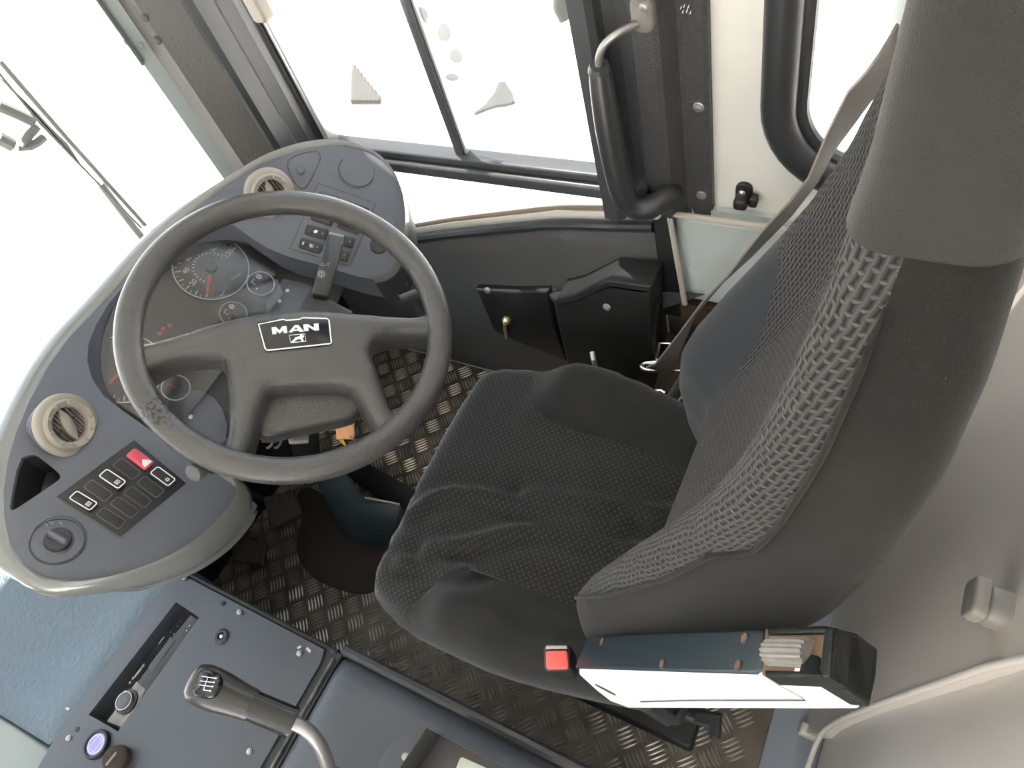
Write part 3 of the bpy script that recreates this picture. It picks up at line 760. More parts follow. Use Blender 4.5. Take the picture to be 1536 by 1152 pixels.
def quadpt(C4, s, t): return (A(*C4[0]) * (1 - s) + A(*C4[1]) * s) * (1 - t) + (A(*C4[3]) * (1 - s) + A(*C4[2]) * s) * t
def rocker(C4, s, t, ws, wt, parent, kind, sym=None, tiltsign=1):
    cpx = quadpt(C4, s, t); c = hs(cpx, .001); n = Sn(c[0], c[1])
    u = hs(quadpt(C4, s + .05, t)) - hs(quadpt(C4, s - .05, t)); v = hs(quadpt(C4, s, t + .05)) - hs(quadpt(C4, s, t - .05))
    Lu, Lv = np.linalg.norm(u) * 10 * ws, np.linalg.norm(v) * 10 * wt
    v = nrm(v); u = nrm(u - v * (u @ v)); n = nrm(n); 
    fr = (c, v, np.cross(n, v), n); o2 = rrect(Lv, Lu, min(Lu, Lv) * .2, 4)
    if kind in ('blank', 'cover'):
        g = G().plate([c + fr[1] * a + fr[2] * b + n * .0012 for a, b in o2], n, .003, .0008); bc_ = g.build('blank_cover', 'black' if kind == 'blank' else 'dash', parent); g = G().stroke([c + fr[1] * a * .97 + fr[2] * b * .95 + n * .0013 for a, b in o2], .0007, n, closed=True); g.build('cover_edge', 'shell' if kind == 'blank' else 'groove', bc_); return bc_
    h = (lambda d, x, y: .004 + .10 * x * 1.0 + 2.2 * max(0, abs(x) - .0) ** 2 - .002 * (1 - ss(0, .003, d)))
    m = 'red' if kind == 'red' else 'black'
    g = G().fill(o2, fr, h, .004, depth=.006); sw = g.build('rocker_switch', m, parent, sharp=50)
    def at(a, b, l=.0006): x, y = a * Lv / 2, b * Lu / 2; return c + fr[1] * x + fr[2] * y + n * (.004 + .10 * x + 2.2 * x * x + l)
    if kind != 'plain':
        g = G(); pth = [at(a * 2 / Lv, b * 2 / Lu) for a, b in rrect(Lv * .9, Lu * .86, min(Lu, Lv) * .18, 4)]
        if kind != 'red': g.stroke(pth, Lu * .09, n, closed=True); g.build('outline', 'white_ink', sw)
    g = G(); k = .45
    if sym == 'lamp':
        for a in np.linspace(0, 6.28, 9)[:-1]: g.stroke([at(k + .1 * math.cos(a), .22 * math.sin(a)), at(k + .2 * math.cos(a), .42 * math.sin(a))], .0008, n)
        g.stroke([at(k + .09 * math.cos(a), .2 * math.sin(a)) for a in np.linspace(0, 6.28, 12)[:-1]], .0009, n, closed=True)
    elif sym == 'warn':
        g.plate([at(.05, .75), at(.05, -.75), at(.85, -.8), at(.85, .8), at(.5, .55)][:0] or [at(.86, -.75), at(.86, .75), at(.55, .62), at(.2, .0), at(.55, -.62)], n, .0004, .0001)
        g.build('symbol', 'white_ink', sw)
        g = G().stroke([at(.76, -.38), at(.76, .38), at(.4, 0)], .0007, n, closed=True, lift=.0009); g.build('symbol', 'red', sw); return sw
    elif sym == 'screen':
        g.stroke([at(k + a, b) for a, b in ((-.13, -.35), (-.13, .35), (.13, .35), (.13, -.35))], .0012, n, closed=True)
        g.stroke([at(k - .06, .2), at(k + .04, 0), at(k - .06, -.2)], .0009, n)
    elif sym == 'E':
        g.stroke([at(k * .2 + a, b) for a, b in ((-.14, .3), (-.14, -.3), (.14, -.3), (.14, .3))], .001, n); g.stroke([at(k * .2, -.3), at(k * .2, .25)], .001, n)
        for a in (-.72, -.62): g.stroke([at(a, -.3), at(a, .3)], .0008, n)
    elif sym == 'leaf':
        g.plate([at(-.05 + .16 * math.cos(a) + .05 * math.sin(a), .34 * math.sin(a)) for a in np.linspace(0, 6.28, 12)[:-1]], n, .0004, .0001)
    if g.V: g.build('symbol', 'white_ink', sw)
    if kind == 'plain':
        g = G().stroke([at(.6, -.15), at(.6, .15)], .0007, n); g.build('symbol', 'white_ink', sw)
    return sw
QL = ((84, 745), (201, 660), (280, 725), (181, 806)); QR = ((477, 275), (435, 373), (525, 399), (564, 305))
for Q in (QL, QR):
    pts = [hs(quadpt(Q, s, t), .0015) for s, t in ((0, 0), (1, 0), (1, 1), (0, 1))]; c = np.mean(pts, 0)
    g = G().plate(pts, Sn(c[0], c[1]), .006, .0012); pn = g.build('switch_panel', 'black' if Q is QL else 'dash', dash)
    g = G().stroke([hs(quadpt(Q, s, t), .0021) for s, t in ((.0, .0), (1, 0), (1, 1), (0, 1))], .0012, Sn(c[0], c[1]), closed=True, lift=.0); g.build('panel_edge', 'dash' if Q is QL else 'groove', pn)
    if Q is QL:
        for s, k, sy in ((.115, 'white', 'screen'), (.315, 'blank', None), (.505, 'white', 'screen'), (.70, 'blank', None), (.875, 'red', 'warn')): rocker(Q, s, .29, .135, .36, pn, k, sy)
        for s, k, sy in ((.13, 'blank', None), (.325, 'blank', None), (.515, 'blank', None), (.70, 'blank', None), (.875, 'white', 'lamp')): rocker(Q, s, .71, .135, .36, pn, k, sy)
    else:
        rocker(Q, .21, .28, .25, .38, pn, 'cover')
        p4 = [hs(quadpt(Q, s, t), .002) for s, t in ((.1, .55), (.33, .55), (.33, .93), (.1, .93))]
        g = G().plate(p4, Sn(c[0], c[1]), .002, .0004); g.build('empty_slot', 'groove', pn)
        for s, k, sy in ((.45, 'plain', None), (.67, 'plain', 'leaf'), (.88, 'plain', 'E')): rocker(Q, s, .29, .15, .37, pn, k, sy)
        for s, k, sy in ((.45, 'plain', None), (.67, 'plain', None), (.88, 'plain', None)): rocker(Q, s, .74, .15, .37, pn, k, sy)
# rotary light switch on the near wing
c = hs((87, 812)); n = Sn(c[0], c[1]); R = np.linalg.norm(hs((130, 812)) - c)
g = G().lathe(c, n, [(R, -.004), (R, .0), (R * .97, .002), (R * .93, .0005), (R * .9, .0015), (R * .56, .0016), (R * .53, .003)], 48); ls = g.build('light_switch', 'dash', dash)
g = G().stroke([c + n * .0022 + R * .98 * (math.cos(a) * Y + math.sin(a) * nrm(np.cross(n, Y))) for a in np.linspace(0, 6.28, 48)[:-1]], R * .045, n, closed=True); g.build('ring_gap', 'groove', ls)
g = G().lathe(c, n, [(R * .5, 0), (R * .49, .008), (R * .45, .010)], 32); kb = g.build('knob', 'dash_dark', ls)
k2 = c + n * .014; dr = nrm(hs((110, 826)) - hs((70, 803)))
g = G(); g.box(k2, dr, np.cross(n, dr), n, R * .86, R * .22, .012, .003, rad=R * .1); g.build('grip', 'dash', kb)
g = G()
for px in ((68, 788), (76, 785), (90, 786)):
    q = hs(px, .0022); g.stroke([q + .0022 * (math.cos(a) * Y + math.sin(a) * nrm(A(-1, 0, .7))) for a in np.linspace(0, 6.28, 9)[:-1]], .0007, n, closed=True)
g.build('symbol', 'ink_grey', ls)
# round blank cover, corner cover with its button, half-round covers on the far wing
c = hs((535, 257)); n = Sn(c[0], c[1]); R = np.linalg.norm(hs((561, 257)) - c)
g = G().lathe(c, n, [(R, -.004), (R, .0012), (R * .985, .0022), (R * .5, .0026), (R * .1, .0026)], 48); rc = g.build('round_cover', 'dash', dash)
g = G().stroke([c + n * .001 + R * 1.03 * (math.cos(a) * Y + math.sin(a) * nrm(np.cross(n, Y))) for a in np.linspace(0, 6.28, 48)[:-1]], R * .05, n, closed=True, lift=.0006); g.build('ring_gap', 'groove', rc)
tri = smooth([hs(p, .001) for p in ((428, 244), (444, 232), (474, 226), (481, 233), (480, 242), (462, 278), (452, 285), (440, 272))], 1)
c = np.mean(tri, 0); n = Sn(c[0], c[1]); g = G().plate(tri, n, .004, .0015); tv = g.build('corner_cover', 'dash', dash)
g = G().stroke(tri, .0012, n, closed=True, lift=.0004); g.build('cover_gap', 'dash_dark', tv)
c = hs((451, 256), .001); g = G().lathe(c, n, [(.0075, -.002), (.0075, .003), (.006, .0045), (.002, .004)], 24); g.build('button', 'dash', tv)
for p, r in (((580, 335), 14), ((568, 368), 13)):
    c = hs(p, .001); R = np.linalg.norm(hs((p[0] + r, p[1])) - c); n = Sn(c[0], c[1])
    g = G().lathe(c, n, [(R, -.003), (R, .0015), (R * .9, .003), (R * .2, .003)], 32); g.build('half_round_cover', 'dash' if r == 14 else 'dash_dark', dash)

# =================================================================== STEERING WHEEL
WT = math.radians(30.13); WN = A(math.sin(WT), 0, math.cos(WT)); WC = A(-.7181, YC, .7707)
hw = lambda p, l=0.: hp(p, WC + WN * l, WN)
WX = nrm(hw((527, 506)) - hw((427, 508))); WX = nrm(WX - WN * (WX @ WN)); WY = np.cross(WN, WX)
worn('wheel', tuple(hw((246, 620)) - WC), .048)
whl = thing('steering_wheel', WC, 'black four-spoke steering wheel with worn rim and badge, in front of the instruments', 'steering wheel')
g = G().tube([WC + .2068 * (math.cos(a) * WX + math.sin(a) * WY) for a in np.linspace(0, 2 * math.pi, 129)[:-1]], .0178, 24, closed=True, up=WN); g.build('rim', 'wheel_worn', whl, sharp=80)
hub = [(192, 518), (210, 514), (235, 509), (267, 500), (322, 482), (378, 469), (414, 464), (477, 463), (531, 467), (586, 472), (625, 474), (640, 468), (650, 455), (668, 474), (664, 500), (652, 502), (610, 499), (578, 503), (561, 511), (556, 524),
       (563, 548), (572, 571), (580, 598), (587, 614), (600, 622), (590, 655), (572, 662), (556, 626), (542, 601), (529, 582), (512, 577), (463, 577), (412, 580), (397, 592), (388, 618), (382, 645), (374, 672), (368, 690), (335, 684), (336, 668), (343, 645), (344, 610), (342, 575), (337, 543), (326, 531), (280, 532), (238, 544), (216, 560), (205, 572)]
frH = (WC, WX, WY, WN)
h2 = [tuple(p) for p in smooth([A(*q) for q in to2([hw(p) for p in hub], frH)], 1)]
def hubh(d, x, y): return .004 - .012 * (1 - math.sqrt(max(0, 1 - (1 - min(d / .016, 1)) ** 2)))
g = G().fill(h2, frH, hubh, .008, depth=.05, wall=[(-.002, .013), (-.003, .03), (.001, .048)]); hb = g.build('hub', 'wheel', whl, sharp=60)
g = G().plate(smooth([hw(p, -.03) for p in ((392, 572), (520, 560), (545, 590), (538, 622), (505, 632), (450, 642), (392, 656), (382, 640))], 1), WN, .035, .008); g.build('hub_skirt', 'wheel', hb, sharp=60)
bx = lambda x, y, l=.0055: hw((370 + x / 10.97, 460 + y / 10.97), l)
bo = [(170, 280), (190, 255), (600, 190), (660, 208), (870, 190), (920, 165), (1330, 180), (1375, 215), (1400, 400), (1415, 590), (1390, 625), (850, 690), (330, 738), (290, 700), (215, 450)]
g = G().plate([bx(x, y, .0062) for x, y in bo], WN, .003, .0008); bd = g.build('badge', 'black_gloss', hb, label='glossy black badge with white letters')
ib = [(195, 290), (600, 207), (660, 225), (872, 206), (922, 181), (1325, 195), (1355, 225), (1395, 590), (1372, 608), (340, 718), (305, 690)]
g = G().stroke([bx(x, y, .0066) for x, y in ib], .0019, WN, closed=True); g.build('badge_border', 'white_ink', bd)
LT = dict(letter_m=[(408, 340), (478, 332), (540, 385), (585, 322), (655, 317), (670, 428), (610, 432), (604, 378), (545, 440), (484, 392), (494, 445), (425, 452)],
          letter_a=[(690, 420), (790, 305), (850, 300), (945, 408), (872, 412), (850, 392), (770, 398), (750, 417)],
          letter_n=[(930, 292), (1005, 286), (1112, 345), (1102, 280), (1180, 275), (1192, 385), (1120, 390), (1010, 328), (1022, 395), (945, 398)])
for nm, q in LT.items():
    g = G().plate([bx(x, y, .0072) for x, y in q], WN, .0009, .0002); g.build(nm, 'white_ink', bd)
g = G().plate([bx(x, y, .0076) for x, y in ((775, 374), (812, 340), (845, 368))], WN, .0006, .0001); g.build('letter_gap', 'black_gloss', bd)
g = G().stroke([bx(x, y, .0068) for x, y in ((700, 470), (956, 447), (975, 567), (727, 593))], .0011, WN, closed=True); g.build('emblem_frame', 'white_ink', bd)
g = G().plate([bx(x, y, .0072) for x, y in ((735, 588), (745, 565), (775, 540), (800, 505), (870, 485), (885, 462), (930, 462), (945, 490), (925, 515), (935, 555), (945, 565), (905, 566), (885, 530), (840, 537), (800, 550), (790, 578))], WN, .0006, .0001); g.build('lion_emblem', 'white_ink', bd)

# --- column with its shroud and stalks
colm = thing('steering_column', WC - WN * .30, 'dark steering column under the wheel with turn-signal stalk and shroud', 'steering column')
g = G().lathe(WC - WN * .045, -WN, [(.030, -.004), (.034, .01), (.034, .04), (.045, .05), (.045, .16), (.03, .17), (.028, .70)], 32); g.build('column_shaft', 'side_black', colm, sharp=50)
sc = WC - WN * .115; SU = nrm(np.cross(Y, WN)) * -1
g = G(); g.box(sc - WN * .01, Y, SU, WN, .105, .10, .085, .012, rad=.02); sh = g.build('shroud', 'dash_dark', colm)
hq = lambda p, l=-.085: hp(p, WC + WN * l, WN)
a, b = hq((480, 447)), hq((504, 356)); dr = nrm(b - a); sd = np.cross(WN, dr)
g = G(); g.box((a + b) / 2, dr, sd, WN, np.linalg.norm(b - a), .026, .018, .004, rad=.004); st = g.build('turn_stalk', 'dash_dark', colm)
g = G(); g.box(b + dr * .001, sd, WN, dr, .024, .015, .004, .001); g.build('stalk_end', 'shell', st)
g = G(); tp = lambda p: hq(p, -.0758)
for q in (((484, 394), (487, 399), (481, 398)), ((492, 399), (495, 394), (489, 396))): g.stroke([tp(p) for p in q], .0007, WN, closed=True)
for r in (5.2, 3.2): g.stroke([tp((482 + r * math.cos(t), 411 + r * math.sin(t))) for t in np.linspace(0, 6.28, 17)[:-1]], .0007, WN, closed=True)
g.stroke([tp((482, 408)), tp((482, 414))], .0008, WN); g.build('symbol', 'ink_grey', st)
a = hq((455, 470)); 
g = G().plate([hq(p, -.088) for p in ((444, 468), (462, 432), (530, 466), (520, 490), (450, 490))], WN, .03, .005); g.build('stalk_mount', 'dash_dark', sh)
a, b = hq((372, 655), -.075), hq((302, 702), -.025)
g = G().tube([a, (a + b) / 2, b], [.013, .0135, .0145], 20); s2 = g.build('wiper_stalk', 'dash_dark', colm)
b2 = hq((285, 713), -.012); d2 = nrm(b2 - b)
g = G().lathe(b + d2 * .0, d2, [(.0125, 0), (.0125, .012), (.011, .016), (.006, .0185), (.001, .019)], 24); g.build('push_button', 'push_grey', s2)
# ignition barrel and ring hoses seen through the wheel
g = G()
for k in (0, 1): g.tube([hq((400 + 12 * k + 12 * math.cos(t), 650 + 22 * math.sin(t)), -.13) for t in np.linspace(-1.2, 1.6, 12)], .002, 8)
g.build('ring_hose', 'dash', colm)
g = G(); g.box(hq((448, 652), -.16), WX, WY, WN, .030, .026, .012, .002); g.build('bracket', 'dial_grey', colm)
g = G().tube([hq((600, 452), -.1), hq((625, 442), -.1)], .010, 12); g.tube([hq((622, 446), -.1), hq((632, 470), -.13)], .008, 10); g.tube([hq((632, 470), -.13), hq((655, 486), -.14)], .004, 10); g.build('switch_lever', 'dash_dark', colm)
# loose connector hanging under the column
lo = thing('wire_connector', hz((518, 645), .42), 'orange plug with loose yellow and purple wires hanging below the steering wheel hub', 'connector')
c = hz((518, 643), .42); g = G(); fz = -ray((518, 643))
ux = RW[0]; uy = nrm(np.cross(fz, ux))
g.box(c, ux, uy, fz, .034, .040, .024, .003); g.build('plug_body', 'amber', lo)
g = G(); g.box(c - ux * .024 + uy * .006, ux, uy, fz, .018, .018, .018, .002); g.build('plug_latch', 'amber', lo)
for m, q in (('wire_yellow', ((512, 655), (516, 664), (521, 672))), ('wire_yellow', ((508, 655), (511, 662), (517, 667))), ('wire_purple', ((525, 655), (532, 660), (531, 668), (526, 676))), ('wire_white', ((520, 676), (512, 672), (505, 678)))):
    g = G().tube(smooth([hz(p, .42) for p in q], 2, False), .0014, 8); g.build('wire', m, lo)

# =================================================================== DRIVER'S SEAT
seat = thing('driver_seat', (-.35, YC, 0), 'black fabric driving seat with high backrest and knitted centre panel', 'seat')
# cushion
co_ = smooth([A(x, y) for x, y in ((-.618, .142), (-.632, .17), (-.648, YC), (-.648, .56), (-.632, .592), (-.58, .612), (-.47, .624), (-.38, .628), (-.26, .60), (-.13, .57), (-.10, YC), (-.13, .165), (-.26, .135), (-.36, .118), (-.45, .116), (-.56, .124))], 1)
folds = [smooth([hz(p, .43)[:2] for p in q], 1, False) for q in (((610, 770), (660, 735), (740, 742), (820, 770), (930, 790)), ((640, 820), (700, 815), (790, 790), (860, 800), (960, 830), (1040, 840)), ((600, 840), (660, 845), (705, 862)), ((790, 740), (880, 752), (980, 770), (1040, 765)))]
def cush(d, x, y):
    u = abs(y - YC); b = ss(.125, .20, u) * ss(-.53, -.44, x) * .045
    z = .425 + b - .018 * ss(-.35, -.12, x) * 0 + .008 * math.sin((x + .6) * 5)
    for k, fo in enumerate(folds):
        if u < .19:
            m = edge_dist_open(np.array([[x, y]]), fo)[0]; z += (.011, .012, .007, .009)[k] * math.exp(-(m / .012) ** 2) - .0065 * math.exp(-((m - .022) / .014) ** 2)
    return z - .038 * (1 - math.sqrt(max(0, 1 - (1 - min(d / .042, 1)) ** 2)))
def edge_dist_open(p, line):
    D = np.full(len(p), 9.)
    for a, b in zip(line[:-1], line[1:]):
        ab = b - a; t = np.clip(((p - a) @ ab) / (ab @ ab + 1e-12), 0, 1); D = np.minimum(D, np.linalg.norm(p - a - t[:, None] * ab, axis=1))
    return D
def seam(sgn):
    q = [(-.505, .175), (-.49, .155), (-.46, .142), (-.40, .136), (-.12, .130)]
    return [(x, YC + sgn * u) for x, u in q]
sm1, sm2 = seam(-1), seam(1)
e1_ = [(-.548, YC - .246 + .004), (-.53, YC - .21)] 
polyL = sm1[::-1] + [(-.535, .115), (-.535, .0), (-.1, 0)]
polyR = sm2[::-1] + [(-.535, .635), (-.535, .8), (-.1, .8)]
def isbol(x, y): q = np.array([[x, y]]); return bool(inside(q, np.array(polyL))[0] or inside(q, np.array(polyR))[0])
frS = (A(0, 0, 0), X, Y, Z)
ln = [sm1[:-1], sm2[:-1], [(-.505, YC - .175), (-.53, .137)], [(-.505, YC + .175), (-.53, .595)]]
g = G().fill([tuple(p) for p in co_], frS, cush, .012, lines=ln, keep=lambda x, y: not isbol(x, y)); g.build('cushion_panel', 'fabric_dot', seat, sharp=80)
g = G().fill([tuple(p) for p in co_], frS, cush, .012, lines=ln, keep=isbol, depth=.10, wall=[(-.006, .015), (-.008, .05), (.006, .085), (.03, .10)]); cb = g.build('cushion_cover', 'fabric', seat, sharp=80)
g = G(); g.box((-.34, YC, .30), X, Y, Z, .44, .40, .05, .01); g.build('cushion_frame', 'dash_dark', seat)
g = G(); g.box((-.33, YC, .16), X, Y, Z, .34, .32, .25, .02); g.build('suspension', 'side_black', seat)
g = G(); g.box((-.33, YC, .02), X, Y, Z, .42, .38, .04, .006); g.build('base_plate', 'side_black', seat)
# backrest: slices of equal height
FT = [(.40, -.165), (.46, -.20), (.52, -.222), (.60, -.232), (.67, -.224), (.72, -.205), (.80, -.165), (.88, -.122), (.95, -.087), (1.02, -.060), (1.10, -.040), (1.18, -.026), (1.25, -.017), (1.33, -.014), (1.40, -.012)]
BT = [(.40, -.10), (.52, -.085), (.65, -.055), (.80, -.015), (.90, .017), (1.0, .036), (1.08, .043), (1.15, .043), (1.22, .038), (1.30, .033), (1.40, .028)]
WTb = [(.40, .185), (.48, .20), (.60, .204), (.70, .203), (.85, .193), (1.0, .182), (1.1, .170), (1.2, .157), (1.3, .148), (1.40, .145)]
RT = [(.40, .03), (.55, .062), (.80, .06), (.92, .045), (1.05, .025), (1.2, .008), (1.4, .0)]
NF, NS = 45, 15
def slice_(z, grow=0.):
    zf = min(max(z, .40), 1.40); F_, B_, w, rc = lerp_tab(FT, zf) - grow, lerp_tab(BT, zf) + grow, lerp_tab(WTb, zf) + grow, lerp_tab(RT, zf)
    k = 1.
    if z > 1.36: k = math.sqrt(max(0., 1 - ((z - 1.36) / .07) ** 2))
    if z < .46: k = .75 + .25 * math.sqrt(max(0, 1 - ((.46 - z) / .06) ** 2))
    mid = (F_ + B_) / 2; F_ = mid + (F_ - mid) * k; B_ = mid + (B_ - mid) * k; w = w * (1 - (1 - k) * .25)
    rf = min(float(np.interp(z, [.6, .9, 1.1], [.035, .026, .017])), (B_ - F_) * .42); rb = min(.022, (B_ - F_) * .4)
    pts = []
    for i in range(NF):                                    # front, near side to far side
        y = -(w - rf) + 2 * (w - rf) * i / (NF - 1); u = abs(y) / w
        pts.append((F_ + rc * (1 - ss(.44, .86, u)), y, 0))
    for i in range(1, NS):                                 # far front corner
        a = math.pi / 2 * i / NS; pts.append((F_ + rc * (1 - ss(.44, .86, 1)) + rf * (1 - math.cos(a)), (w - rf) + rf * math.sin(a), 0))
    for i in range(NS):
        a = math.pi / 2 * i / (NS - 1); pts.append((B_ - rb * (1 - math.sin(a)), (w - rb) + rb * math.cos(a), 0))
    for i in range(1, NS): pts.append((B_, (w - rb) - 2 * (w - rb) * i / NS, 0))
    for i in range(NS):
        a = math.pi / 2 * i / (NS - 1); pts.append((B_ - rb * (1 - math.cos(a)), -(w - rb) - rb * math.sin(a), 0))
    for i in range(1, NS):
        a = math.pi / 2 * (1 - i / NS); pts.append((F_ + rf * (1 - math.cos(a)), -(w - rf) - rf * math.sin(a), 0))
    return [A(x, YC + y, z) for x, y, _ in pts]
zs = list(np.linspace(.40, 1.43, 84))
NR = len(slice_(.6))
LO = ([.50, .56, .62, .68, .74, .80, .88, .97, 1.1, 1.25], [7, 4, 1, -2.5, -6, -9.5, -12.5, -14.25, -14.3, -14.25])          # near seam, far seam and rear end of the far bolster along the ring
HI = ([.50, .70, .82, .89, .93, .97, 1.25], [33, 34, 36.5, 40, 46, 58, 60])
EN = NF + 2 * NS + 4
def ring_at(z, grow=0.):
    sl = slice_(z, grow); P = np.array(sl + [sl[0]]); L = np.concatenate([[0], np.cumsum(np.linalg.norm(P[1:] - P[:-1], axis=1))]); T = L[-1]; mid = L[NF // 2]
    col = lambda c: float(np.interp(c % NR, np.arange(NR + 1), L)) - (T if c < 0 else 0)
    def at(sv):
        m = sv % T; return A(np.interp(m, L, P[:, 0]), np.interp(m, L, P[:, 1]), z)
    return at, col, T, mid
def strip(rows, a, b, n, grow=0.):
    """mesh between ring columns a(z) and b(z)"""
    g = G(); V = []; UV = []
    for z in rows:
        at, col, T, mid = ring_at(z, grow); s0, s1 = col(a(z)), col(b(z))
        if s1 <= s0: s1 += T
        for k in range(n + 1):
            sv = s0 + (s1 - s0) * k / n; V.append(at(sv)); UV.append((z * 1.12, sv - mid))
    m = n + 1; F = [(r * m + k, (r + 1) * m + k, (r + 1) * m + k + 1, r * m + k + 1) for r in range(len(rows) - 1) for k in range(n)]
    g.add(V, F); g.UV = UV; return g
fLO = lambda z: float(np.interp(z, *LO)); fHI = lambda z: float(np.interp(z, *HI)); fEN = lambda z: EN
zk = list(np.linspace(.50, 1.22, 60)); zl = list(np.linspace(.40, .50, 10)); zu = list(np.linspace(1.22, 1.43, 16))
strip(zk, fLO, fHI, 60).build('backrest_panel', 'knit', seat, sharp=80)
gl_ = strip(zk, fHI, fEN, 50); g2 = strip(zl, fHI, fEN, 50); gl_.add(g2.V, g2.F); gl_.UV += g2.UV
gl_.build('side_bolster', 'fabric_skylit', seat, sharp=80)
gs = strip(zk, fEN, lambda z: fLO(z) if fLO(z) >= 0 else fLO(z) + NR, 80)
for rows, a, b in ((zl, fEN, fHI), (zu, lambda z: 0, lambda z: NR - .001)):
    g2 = strip(rows, a, b, 100); gs.add(g2.V, g2.F); gs.UV += g2.UV
gs.build('backrest_cover', 'fabric_side', seat, sharp=80)
# piped seam between knit and near side
g = G().tube([(lambda r: r[0](r[1](fLO(z))))(ring_at(z, .001)) for z in zk[:-2]], [.0022] * (len(zk) - 5) + [.0016, .001, .0004], 8); g.build('seam_piping', 'fabric_side', seat, sharp=80)
hz_rows = [1.222, 1.225] + list(np.linspace(1.232, 1.428, 26))
hg = strip(hz_rows, lambda z: 0, lambda z: NR - .001, 110, .0022); m_ = 111; nr_ = len(hz_rows)
hg.F.append(tuple((nr_ - 1) * m_ + c for c in range(m_ - 1))); hg.M.append(0)
hg.build('headrest_cover', 'headrest', seat, sharp=80)
# folded-up armrest on the near side
ya = .122; yb = .158
ar = [hy(p, ya) for p in ((868, 1004), (1000, 1009), (1140, 1014), (1216, 1014), (1224, 1017), (1290, 1058), (1288, 1065), (1230, 1065), (945, 1063), (915, 1052), (892, 1034), (868, 1012))]
g = G().plate(ar, -Y, .008, .003); armo = g.build('armrest', 'arm_white', seat, sharp=50, label='folded-up armrest with white side and dark underside')
core = [hy(p, ya + .007) for p in ((872, 1006), (1000, 1011), (1140, 1016), (1196, 1018), (1236, 1046), (1228, 1062), (945, 1060), (898, 1030))]
g = G().plate(core, -Y, yb - ya - .010, .003); g.build('arm_core', 'arm_black', armo)
ad = nrm(ar[2] - ar[0]); an = nrm(np.cross(ad, Y)); an = an if an @ (CAM - ar[0]) > 0 else -an
W_ = yb - ya
def on(s, t, l=0.): return ar[0] + ad * s + Y * W_ * t + an * l     # s along the arm in metres, t across
La = np.linalg.norm(ar[2] - ar[0])
s1 = np.dot(hp((1120, 985), ar[0], an) - ar[0], ad); s2 = np.dot(hp((1235, 985), ar[0], an) - ar[0], ad)
fa = lambda p, l=0.: hp(p, ar[0] + an * l, an)
g = G().plate([fa(p, .002) for p in ((862, 1001), (1132, 1009), (1142, 1004), (1146, 945), (1128, 944), (902, 953), (880, 957))], an, .006, .002); un = g.build('underside', 'arm_dark', armo)
for p in ((903, 962), (993, 996), (1117, 957), (1107, 998)):
    c = fa(p, .0025); g = G().lathe(c, an, [(.0042, -.002), (.0042, .0), (.0038, .0004), (.0030, .0005)], 20); h = g.build('screw_hole', 'rubber', un)
    g = G().lathe(c, an, [(.0033, -.002), (.0033, .0008)], 18); g.build('hole_bottom', 'arm_hole', h)
# pocket with its ribbed adjusting wheel
g = G().plate([fa(p, .0016) for p in ((1142, 1012), (1236, 1013), (1244, 942), (1148, 942))], an, .006, .001); g.build('pocket_floor', 'arm_hole', armo)
for q in (((1146, 1014), (1232, 1016), (1234, 1006), (1146, 1004)), ((1150, 951), (1240, 949), (1240, 938), (1150, 941)), ((1226, 1016), (1244, 1016), (1252, 940), (1236, 940))):
    g = G().plate([fa(p, .004) for p in q], an, .012, .002); g.build('pocket_rim', 'arm_black', armo)
c0, c1 = fa((1156, 979), .001), fa((1218, 981), .001); da = nrm(c1 - c0); Rk = .0095; V = []; F = []
rr = [(Rk * (1.0 if k % 3 else .86)) for k in range(45)]; ups = an; ws_ = np.cross(da, ups); g = G(); rows = []
for s in (0, .08, .92, 1):
    q = c0 * (1 - s) + c1 * s; kk = .9 if s in (0, 1) else 1
    rows += [q + kk * rr[k] * (math.cos(2 * math.pi * k / 45) * ups + math.sin(2 * math.pi * k / 45) * ws_) for k in range(45)]
F = [(i * 45 + k, i * 45 + (k + 1) % 45, (i + 1) * 45 + (k + 1) % 45, (i + 1) * 45 + k) for i in range(3) for k in range(45)] + [tuple(range(44, -1, -1)), tuple(135 + k for k in range(45))]
g.add(rows, F); g.build('adjusting_wheel', 'dial_grey', armo, sharp=20)
# black end cap
P3_, P4_ = hy((1224, 1012), ya - .001), hy((1303, 1060), ya - .001); dY = Y * (yb - ya + .004)
n_ = nrm(np.cross(P4_ - P3_, Y)); n_ = n_ if n_ @ (CAM - P3_) > 0 else -n_
g = G().plate([P3_, P4_, hy((1313, 1015), .5 * (ya + yb)), hy((1316, 974), yb), hy((1285, 950), yb), hy((1240, 939), yb)], n_, .016, .003, top=.002); g.build('end_cap', 'arm_black', armo)
# inlay line, oval button on the white side
g = G().stroke([hy(p, ya - .0008) for p in ((960, 1053), (1040, 1051), (1208, 1051), (1200, 1045), (1150, 1018))], .0016, -Y); g.build('inlay_line', 'dash_dark', armo)
c = hy((908, 1034), ya); dv = nrm(hy((925, 1043), ya) - hy((893, 1026), ya)); pv = np.cross(dv, -Y); Lb = np.linalg.norm(hy((925, 1043), ya) - hy((893, 1026), ya)) / 2
g = G().plate([c + dv * Lb * math.cos(t) + pv * Lb * .38 * math.sin(t) for t in np.linspace(0, 6.28, 25)[:-1]], -Y, .002, .0006, top=.0008); g.build('oval_button', 'dash_dark', armo)
